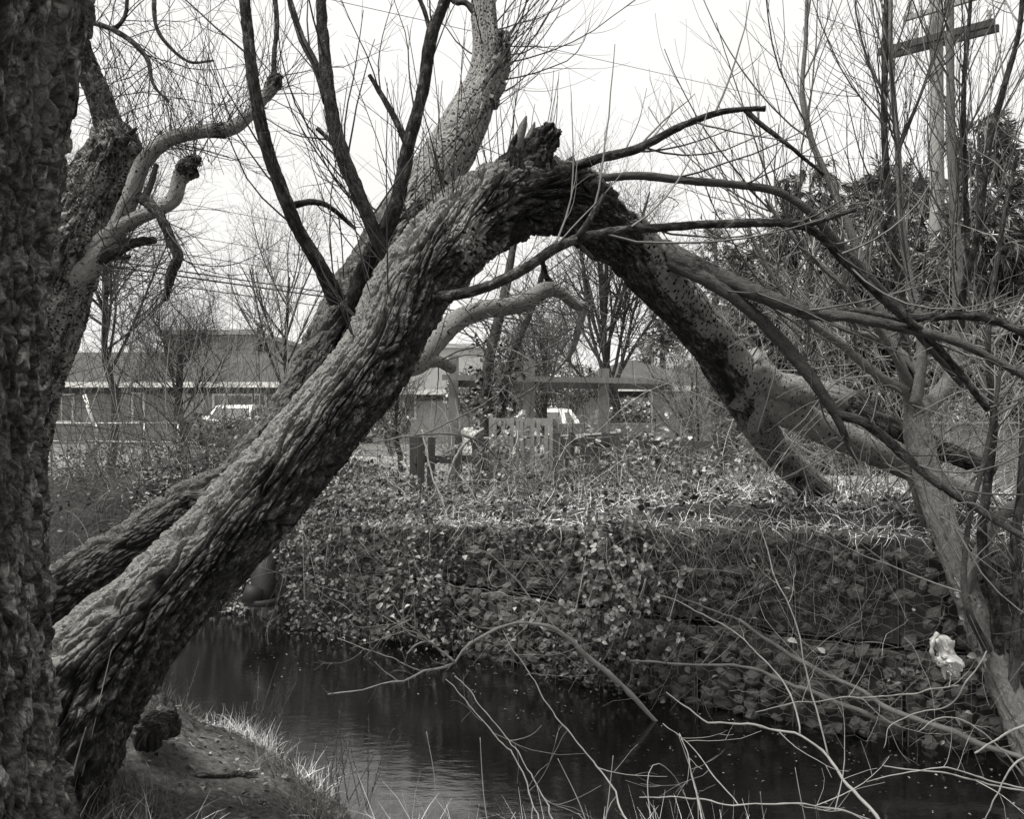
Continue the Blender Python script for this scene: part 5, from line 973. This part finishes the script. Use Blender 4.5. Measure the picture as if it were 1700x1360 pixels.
# dry grass on the bank top
n = 8000; x = RG.uniform(-5, 4.5, n); d = RG.uniform(.5, 6, n) ** 1.0; y = yf(x) + d; p = np.stack([x, y, ground_z(x, y, False)], -1)
V, Q = blades(p, RG.normal(size=(n, 3)) * .7 + [0, -.2, .8], RG.uniform(.1, .38, n), RG.uniform(.0015, .004, n), .9)
n2_ = 3000; x = RG.uniform(-1.5, 4, n2_); y = yf(x) + RG.uniform(.08, 1.8, n2_); p = np.stack([x, y, np.maximum(ground_z(x, y, False), np.where(y - yf(x) < .75, TT(x) - .06, 0))], -1)
V2, Q2 = blades(p, RG.normal(size=(n2_, 3)) * .8 + [0, -.3, .5], RG.uniform(.06, .24, n2_), RG.uniform(.0012, .0035, n2_), 1.1); Q = np.vstack([Q, Q2 + len(V)]); V = np.vstack([V, V2])
tag(ob('dry_grass', V, Q, mat=M['grass'], smooth=True), 'matted pale dry grass along the top of the far bank', 'grass', kind='stuff')
n = 1500; x = RG.uniform(-1.3, 3.9, n); p = np.stack([x, yf(x) + .14 + RG.uniform(-.05, .4, n), TT(x) - RG.uniform(-.03, .12, n)], -1); p = p[fbm(p * 2.2, 2, 71) > .0 - .5 * sst(.8, 1.2, p[:, 0]) * (p[:, 0] < 2.2)]; n = len(p)
V, Q = blades(p, RG.normal(size=(n, 3)) * .35 + [0, -.55, -.5], RG.uniform(.15, .6, n), RG.uniform(.0012, .003, n), .6, 6)
tag(ob('hanging_grass', V, Q, mat=M['vine'], smooth=True), 'dead stems hanging over the gabion edge', 'grass', kind='stuff')
def strands(n, x0, x1, d, zs, L, dirn, spread, wig=.12, up=0., r=.002, pts=9, seed=0):
    x = RG.uniform(x0, x1, n); s0 = np.stack([x, yf(x) + RG.uniform(d[0], d[1], n), RG.uniform(zs[0], zs[1], n)], -1); dd = norm(np.array(dirn) + RG.normal(size=(n, 3)) * spread); ln = RG.uniform(L[0], L[1], n)[:, None]; cur = s0; o_ = [s0]; w_ = RG.normal(size=(n, 3)) * wig
    for q in range(pts - 1): dd = norm(dd + w_ * .5 + RG.normal(size=(n, 3)) * wig * .7 + [0, 0, up]); cur = cur + dd * ln / (pts - 1); o_.append(cur)
    return np.stack(o_, 1), (RG.uniform(.6, 1.3, n) * r)[:, None] * np.linspace(1, .45, pts)[None]
v1 = strands(520, .7, 2.5, (.1, .4), (1.1, 1.42), (.2, .8), (0, -.35, -1), .4, .18, -.04, .0015)
v2 = strands(420, -1.3, 3.9, (.0, .5), (.8, 1.4), (.3, 1.1), (0, -.5, -.4), .7, .2, -.05, .0017); v3 = strands(260, -1.3, 3.9, (-.15, .1), (.1, .9), (.3, .9), (0, -.3, 0), .9, .2, -.03, .0016)
tag(twigs_ob('dry_vine', [v1, v2, v3], M['vine']), 'tangle of dry vines and rootlets hanging over the gabions', 'vines')
v1 = strands(500, -3.8, -1., (-.2, .8), (.1, 1.2), (.3, 1.0), (.1, -.5, -.1), .8, .2, -.05, .0022)
tag(twigs_ob('dry_vine', [v1], M['vine']), 'thin dry vines over the leafy left part of the far bank', 'vines')
# thicket of canes on the bank top
def thick(n, box, L, r, mat, label, up=-.05, dirn=(0, 0, 1), spread=.7, wig=.14, sub=2, name='thicket'):
    x = RG.uniform(box[0], box[1], n); y = RG.uniform(box[2], box[3], n); s0 = np.stack([x, y, ground_z(x, y, False) + RG.uniform(0, .15, n)], -1); dd = norm(np.array(dirn) + RG.normal(size=(n, 3)) * spread * [1, 1, .5]); ln = RG.uniform(L[0], L[1], n)[:, None]; cur = s0; o_ = [s0]; w_ = RG.normal(size=(n, 3)) * wig
    for q in range(10): dd = norm(dd + w_ * .5 + RG.normal(size=(n, 3)) * wig * .5 + [0, 0, up]); cur = cur + dd * ln / 10; cur[:, 2] = np.maximum(cur[:, 2], ground_z(cur[:, 0], cur[:, 1], False) + .01); o_.append(cur)
    A = np.stack(o_, 1); R = (RG.uniform(.6, 1.4, n) * r)[:, None] * np.linspace(1, .4, 11)[None]; sets = [(A, R)]
    if sub: sets.append(sprout(A, R, n * sub, (.2, 1), (L[0] * .3, L[1] * .4), (25, 70), up, .14, 7, .6, r, r * .5))
    o = twigs_ob(name, sets, M[mat]); return tag(o, label, 'thicket', kind='stuff')
thick(300, (-1.9, 2.6, 9.2, 10.6), (.5, 1.3), .0035, 'vine', 'tangled dead bramble canes across the bank top under the arch', -.1, spread=.9, wig=.2)
thick(120, (-1.8, 3, 10.4, 12.6), (.8, 2.0), .004, 'vine', 'taller tangle of canes around the fences and post frame', -.06, spread=.7, wig=.15)
thick(620, (-6, -2.2, 9.9, 12), (.6, 1.9), .0045, 'twig', 'brush heap of grey canes behind the second trunk', -.08, spread=1.1, wig=.16)
thick(110, (-6, -2.2, 10.5, 13.5), (1.6, 3.2), .006, 'twig_pale', 'pale upright shoots springing from the brush heap at the left', .03, spread=.35, wig=.05)
thick(90, (-6.5, -3, 10.8, 14), (2.0, 4.0), .006, 'twig_dark', 'dark whippy stems crossing in front of the bungalow', -.06, spread=.8, wig=.1, sub=4)
thick(200, (2.4, 5.2, 6.2, 9.5), (.7, 2.4), .0045, 'twig_pale', 'pale tangled shoots behind the right hand willow', -.02, spread=.7, wig=.12, sub=3)
thick(70, (3.2, 7.5, 9.5, 13), (1.5, 3.6), .006, 'twig_pale', 'tall bare shoots in front of the dark cedars', .04, spread=.5, wig=.08, sub=4)
thick(55, (.6, 3.4, 11, 15), (1.5, 3.6), .006, 'twig', 'bare shoots behind the fallen limb', .03, spread=.5, wig=.1, sub=4)
thick(60, (-1.6, 1.2, 11, 15), (1.4, 3.4), .005, 'twig', 'fine bare shoots among the posts under the arch', .0, spread=.6, wig=.12, sub=5)
n = 1000; x = RG.uniform(-2.2, 3.2, n); y = RG.uniform(9, 12.5, n); p = np.stack([x, y, ground_z(x, y, False) + RG.uniform(0, .75, n) * (.4 + .6 * vn(np.stack([x * 1.3, y * 1.3, x * 0], -1), 5) ** 2)], -1); V, T = leaves(n, p, RG.normal(size=(n, 3)) * .6 + [0, -.4, .8], RG.uniform(.04, .085, n))
tag(ob('bramble_foliage', V, None, T, M['leaf'], smooth=False), 'scattered bramble leaves through the thicket under the arch', 'bramble leaves', kind='stuff')
n = 1300; x = RG.uniform(-7, -2.4, n); y = RG.uniform(10.2, 12.5, n); p = np.stack([x, y, ground_z(x, y, False) + RG.uniform(0, .5, n)], -1); V, T = leaves(n, p, RG.normal(size=(n, 3)) * .6 + [0, -.4, .8], RG.uniform(.04, .08, n))
tag(ob('bramble_foliage', V, None, T, M['leaf_dark'], smooth=False), 'dark bramble leaves in the brush heap at the left', 'bramble leaves', kind='stuff')
thick(300, (-.7, 2.9, 8.3, 9.1), (.35, 1.0), .0035, 'vine', 'dense knee high tangle of canes between the fence boards and the bank edge', -.05, spread=.6, wig=.2, sub=3)
n = 500; x = RG.uniform(-.7, 2.9, n); y = RG.uniform(8.3, 9.3, n); p = np.stack([x, y, ground_z(x, y, False) + RG.uniform(0, 1, n) * (.2 + .45 * (fbm(np.stack([x * 1.7, y * 1.7, x * 0], -1), 2, 5) + .4))], -1); V, T = leaves(n, p, RG.normal(size=(n, 3)) * .6 + [0, -.4, .8], RG.uniform(.035, .08, n))
tag(ob('bramble_foliage', V, None, T, M['leaf'], smooth=False), 'bramble leaves in the knee high tangle near the bank edge', 'bramble leaves', kind='stuff')
n = 4200; x = RG.uniform(-4.6, -1.2, n); y = RG.uniform(9.6, 11.6, n); p = np.stack([x, y, ground_z(x, y, False) + RG.uniform(0, .12, n)], -1); V, T = leaves(n, p, RG.normal(size=(n, 3)) * .6 + [0, -.4, .8], RG.uniform(.035, .08, n))
tag(ob('bramble_foliage', V, None, T, M['leaf_dark'], smooth=False), 'low bramble leaves over the mound behind the second trunk', 'bramble leaves', kind='stuff')
# ivy-clad stems under the arch
it = thing('ivy_clad_tree', 'slender double stemmed tree wrapped in ivy behind the left posts', 'tree', P(815, 800, 11))
s1_ = br([(812, 830, 11, 12), (806, 700, 11, 10), (812, 600, 11, 9), (835, 500, 11, 8), (850, 420, 11, 6), (862, 340, 11, 4)], par=it, pale=.6, name='stem'); s2_ = br([(828, 830, 11, 8), (830, 700, 11, 7), (848, 600, 11, 6), (880, 520, 11, 5), (905, 440, 11, 4)], par=it, pale=.4, name='stem')
A = np.stack([s1_[0], s2_[0]]); B = np.stack([s1_[1], s2_[1]]); a1 = sprout(A, B, 46, (.35, 1), (.6, 1.8), (30, 75), -.05, .18, 10, .4, .014, .005); a2 = sprout(a1[0], a1[1], 260, (.1, 1), (.3, .9), (20, 60), -.05, .16, 7, .5, .007, .0032); twigs_ob('twig', [a1, a2], M['twig'], it)
n = 650; f = RG.uniform(0, 13, n); j = f.astype(int); w = RG.integers(0, 2, n); pos = A[w, j] + RG.normal(size=(n, 3)) * .1; V, T = leaves(n, pos, RG.normal(size=(n, 3)) + [0, -.8, .2], RG.uniform(.05, .1, n)); ob('ivy', V, None, T, M['leaf_dark'], it, smooth=False, kind='stuff')

# ---------------------------------------------------------------- near bank
def tuft(name, label, cx, cy, rad, n, L, w, mat, lean=(0, 0, 1), spread=.45, bend=.7, cat='grass'):
    a = RG.uniform(0, 6.28, n); r = rad * np.sqrt(RG.uniform(0, 1, n)); x = cx + r * np.cos(a); y = cy + r * np.sin(a); p = np.stack([x, y, ground_z(x, y) - .01], -1)
    V, Q = blades(p, RG.normal(size=(n, 3)) * spread * [1, 1, .3] + np.array(lean), RG.uniform(L[0], L[1], n), RG.uniform(.6, 1.2, n) * w, bend, 6)
    return tag(ob(name, V, Q, mat=M[mat]), label, cat, kind='stuff')
def G0(px, py, z): Y = (CZ - z) / ((py - HY) / F); return X(px, Y), Y
for (px, py, z, rad, n, L, w, mt, lb) in (
    (520, 1320, .2, .1, 90, (.08, .22), .0016, 'grass', 'straw tuft between the mud and the bright water'), (215, 1320, .8, .22, 120, (.08, .28), .002, 'grass', 'pale fallen grass blades at the left of the mud'), (390, 1195, .3, .16, 200, (.06, .18), .0016, 'grass', 'pale tuft at the water edge under the leaning trunk'),
    (150, 1290, .9, .3, 300, (.12, .34), .0022, 'green', 'grass around the foot of the left edge trunk'), (225, 1235, .85, .2, 200, (.1, .26), .002, 'green', 'grass tuft at the base of the leaning trunk'),
    (430, 1225, .2, .15, 240, (.08, .22), .0018, 'grass', 'small tuft at the water edge by the bare shoots'), (460, 1280, .35, .14, 160, (.1, .24), .0018, 'green', 'tuft beside the mud hollow'),
    (570, 1355, .35, .26, 520, (.14, .42), .0018, 'green', 'dense rushy tuft at the bottom left of the water'), (100, 1345, .95, .3, 320, (.1, .3), .002, 'grass', 'straw coloured grass in the bottom left corner'), (330, 1340, .68, .3, 50, (.04, .12), .0018, 'grass', 'sparse dry blades on the mud'), (190, 1350, .85, .25, 160, (.08, .26), .002, 'green', 'grass left of the muddy patch'),
    (320, 1195, .3, .16, 160, (.05, .16), .0018, 'green', 'grass under the leaning trunk by the water')):
    x, y = G0(px, py, z); tuft('grass_tuft', lb, x, y, rad, n, L, w, mt)
for (cx, cy, rad, n, L, w, mt, lb, ln) in ((-.2, 3.45, .3, 150, (.2, .5), .0024, 'grass', 'pale reedy grass along the bottom edge left of centre', (0, .1, 1)), (.35, 3.45, .36, 270, (.25, .6), .0026, 'grass', 'pale reedy grass along the bottom edge at the centre', (.1, .1, 1)), (.95, 3.4, .34, 200, (.25, .6), .0024, 'grass', 'pale reedy grass right of the bottom centre', (.1, .2, 1))):
    tuft('grass_tuft', lb, cx, cy, rad, n, L, w, mt, ln, .35, .8)
# tall single reeds with bright stems
def reed(pts, r, label):
    q, _ = spline(pix([(a, b, c, 1) for a, b, c in pts]), 16); R = r * np.linspace(1, .35, 16); V, Q, T = tubes(q[None, :, :3], R[None], 5, True); tag(ob('reed_stem', V, Q, T, M['twig_pale'], base=q[0, :3]), label, 'reed', 'pale reed stems by the bottom edge')
for k, (pts, lb) in enumerate((([(1180, 1400, 4, ), (1150, 1290, 4.05), (1127, 1222, 4.1)], 'reed rising left of the curved stem at bottom right'), ([(1345, 1400, 4), (1330, 1330, 4), (1320, 1275, 4.05)], 'short straight reed in the lower right water'), ([(815, 1400, 3.8), (803, 1320, 3.85), (797, 1225, 3.9)], 'tallest reed left of the bottom centre'), ([(985, 1400, 3.8), (960, 1330, 3.85), (926, 1260, 3.9)], 'leaning reed at the bottom centre'),
    ([(722, 1400, 3.9), (722, 1300, 3.95), (708, 1215, 4)], 'reed standing before the bright water patch'), ([(1275, 1400, 4), (1265, 1340, 4), (1262, 1315, 4)], 'short reed right of the bottom centre'), ([(1085, 1400, 3.8), (1075, 1300, 3.9), (1090, 1268, 3.95), (1120, 1290, 4), (1140, 1330, 4)], 'bent over reed forming a hoop'), ([(1000, 1400, 3.8), (1010, 1330, 3.85), (1018, 1255, 3.9)], 'upright reed beside the leaning one'), ([(135, 1290, 3.3), (150, 1230, 3.3), (178, 1110, 3.35), (185, 1080, 3.35)], 'thin tall stem in front of the leaning trunk base'), ([(120, 1290, 3.2), (132, 1245, 3.2), (143, 1208, 3.2)], 'short pale stem by the left edge trunk'))):
    reed(pts, .0035, lb)
def shoots(label, px, py, z, n, L):
    x, y = G0(px, py, z); t = thing('sapling_shoots', label, 'shoots', (x, y, z)); a = RG.uniform(-.12, .12, (n, 2)); s0 = np.stack([x + a[:, 0], y + a[:, 1], np.full(n, z - .03)], -1); d = norm(RG.normal(size=(n, 3)) * [.22, .2, .05] + [0, 0, 1]); ln = RG.uniform(L[0], L[1], n)[:, None]; o_ = [s0]; cur = s0
    for q in range(8): d = norm(d + RG.normal(size=(n, 3)) * .04); cur = cur + d * ln / 8; o_.append(cur)
    A = np.stack(o_, 1); R = np.full((n, 1), .0028) * np.linspace(1, .5, 9)[None]; bd = sprout(A, R, n * 7, (.2, 1), (.015, .03), (20, 50), 0, 0, 3, 1, .003, .002, 1.); twigs_ob('shoot', [(A, R)], M['twig'], t, 4, kind=None); twigs_ob('bud', [bd], M['twig'], t, 4)
shoots('cluster of thin budding shoots at the water edge left of centre', 435, 1235, .12, 15, (.3, .62)); shoots('few thin shoots beside the leaning trunk foot', 300, 1200, .3, 6, (.2, .45)); shoots('fine shoots standing in the tuft at the bright water', 575, 1330, .2, 14, (.25, .55))
n = 420; x = RG.uniform(-2.4, 3, n); e_ = RG.uniform(0, 1, n) ** 2; y = yf(x) - .12 - e_ * 1.3; ok = y > yn(x) + .25; p = np.stack([x, y, x * 0 + .004], -1)[ok]; V, T = leaves(len(p), p, RG.normal(size=(len(p), 3)) * .08 + [0, 0, 1], RG.uniform(.008, .03, len(p)))
tag(ob('floating_leaves', V, None, T, M['litter'], smooth=False), 'dead leaves and specks floating along the far edge of the creek', 'floating leaves', kind='stuff')
n = 700; x = RG.uniform(-2.4, -.2, n); y = yn(x) - RG.uniform(-.05, .5, n); k_s = RG.uniform(.006, .022, n); z = ground_z(x, y) + k_s * .3; th_ = RG.uniform(0, 6.28, (n, 6)); 
V = np.stack([x, y, z], -1)[:, None] + k_s[:, None, None] * np.array([[1, 0, 0], [-.9, .2, 0], [.1, 1, 0], [0, -1, .1], [.1, 0, .8], [0, .1, -.8]])[None] * RG.uniform(.6, 1.2, (n, 6, 1)); tr = np.array([[0, 2, 4], [2, 1, 4], [1, 3, 4], [3, 0, 4], [2, 0, 5], [1, 2, 5], [3, 1, 5], [0, 3, 5]]); T = (np.arange(n) * 6)[:, None, None] + tr[None]
tag(ob('pebbles', V.reshape(-1, 3), None, T.reshape(-1, 3), M['stone'], smooth=False), 'pebbles and clods of mud along the near water edge', 'pebbles', kind='stuff')
# litter, sticks and a root on the mud
n = 1500; x = RG.uniform(-2.3, 0, n); y = RG.uniform(3., 5.9, n); ok = y < yn(x) - .1; p = np.stack([x, y, ground_z(x, y) + .004], -1)[ok]; V, T = leaves(len(p), p, RG.normal(size=(len(p), 3)) * .3 + [0, 0, 1], RG.uniform(.01, .042, len(p)))
tag(ob('leaf_litter', V, None, T, M['litter'], smooth=False), 'tiny leaf litter on the near mud bank', 'leaf litter', kind='stuff')
n = 260; x = RG.uniform(-2.3, 0, n); y = RG.uniform(3., 5.2, n); z = ground_z(x, y) + .006; a = RG.uniform(0, 6.28, n); L_ = RG.uniform(.03, .16, n); u = np.linspace(-.5, .5, 5)
A = np.stack([x[:, None] + (np.cos(a) * L_)[:, None] * u, y[:, None] + (np.sin(a) * L_)[:, None] * u, z[:, None] + RG.uniform(0, .012, (n, 5))], -1)
tag(twigs_ob('twig_litter', [(A, np.full((n, 5), .0018))], M['vine']), 'short broken twigs lying on the mud', 'twigs')
xr, yr = G0(370, 1262, .45); A_ = [(325, 1268, 4.05, 3), (365, 1258, 4.1, 5), (400, 1248, 4.2, 5), (425, 1252, 4.3, 3)]
o, _, _ = bark('exposed_root', [[P(a, b, c)[0], c, float(ground_z(np.array([P(a, b, c)[0]]), np.array([c]))[0]) + .012, r * c / F] for a, b, c, r in A_], M['bark_fore'], None, ds=.02, k=10, world=True, amp=.004); tag(o, 'dark root lying across the mud near the water edge', 'root')
o, _, _ = bark('tree_stump', [[*P(255, 1215, 3.95), .09], [*P(250, 1190, 4.1), .1], [*P(262, 1165, 4.3), .05]], M['bark'], None, ds=.015, k=40, world=True, amp=.02, lump=.2); tag(o, 'small knobbly stump beneath the leaning trunk at the water', 'stump')
m = MB(); x, y = G0(318, 1308, .66); z = float(ground_z(np.array([x]), np.array([y]))[0]); m.beam([x - .018, y + .012, z + .012], [x + .018, y - .012, z + .008], .012, .006); tag(m.ob('wood_chip', M['trim'], None, smooth=False), 'small white chip lying on the mud', 'chip')
print('tris', sum(len(o.data.loop_triangles) if o.type == 'MESH' and (o.data.calc_loop_triangles() or True) else 0 for o in bpy.data.objects), 'objs', len(bpy.data.objects))
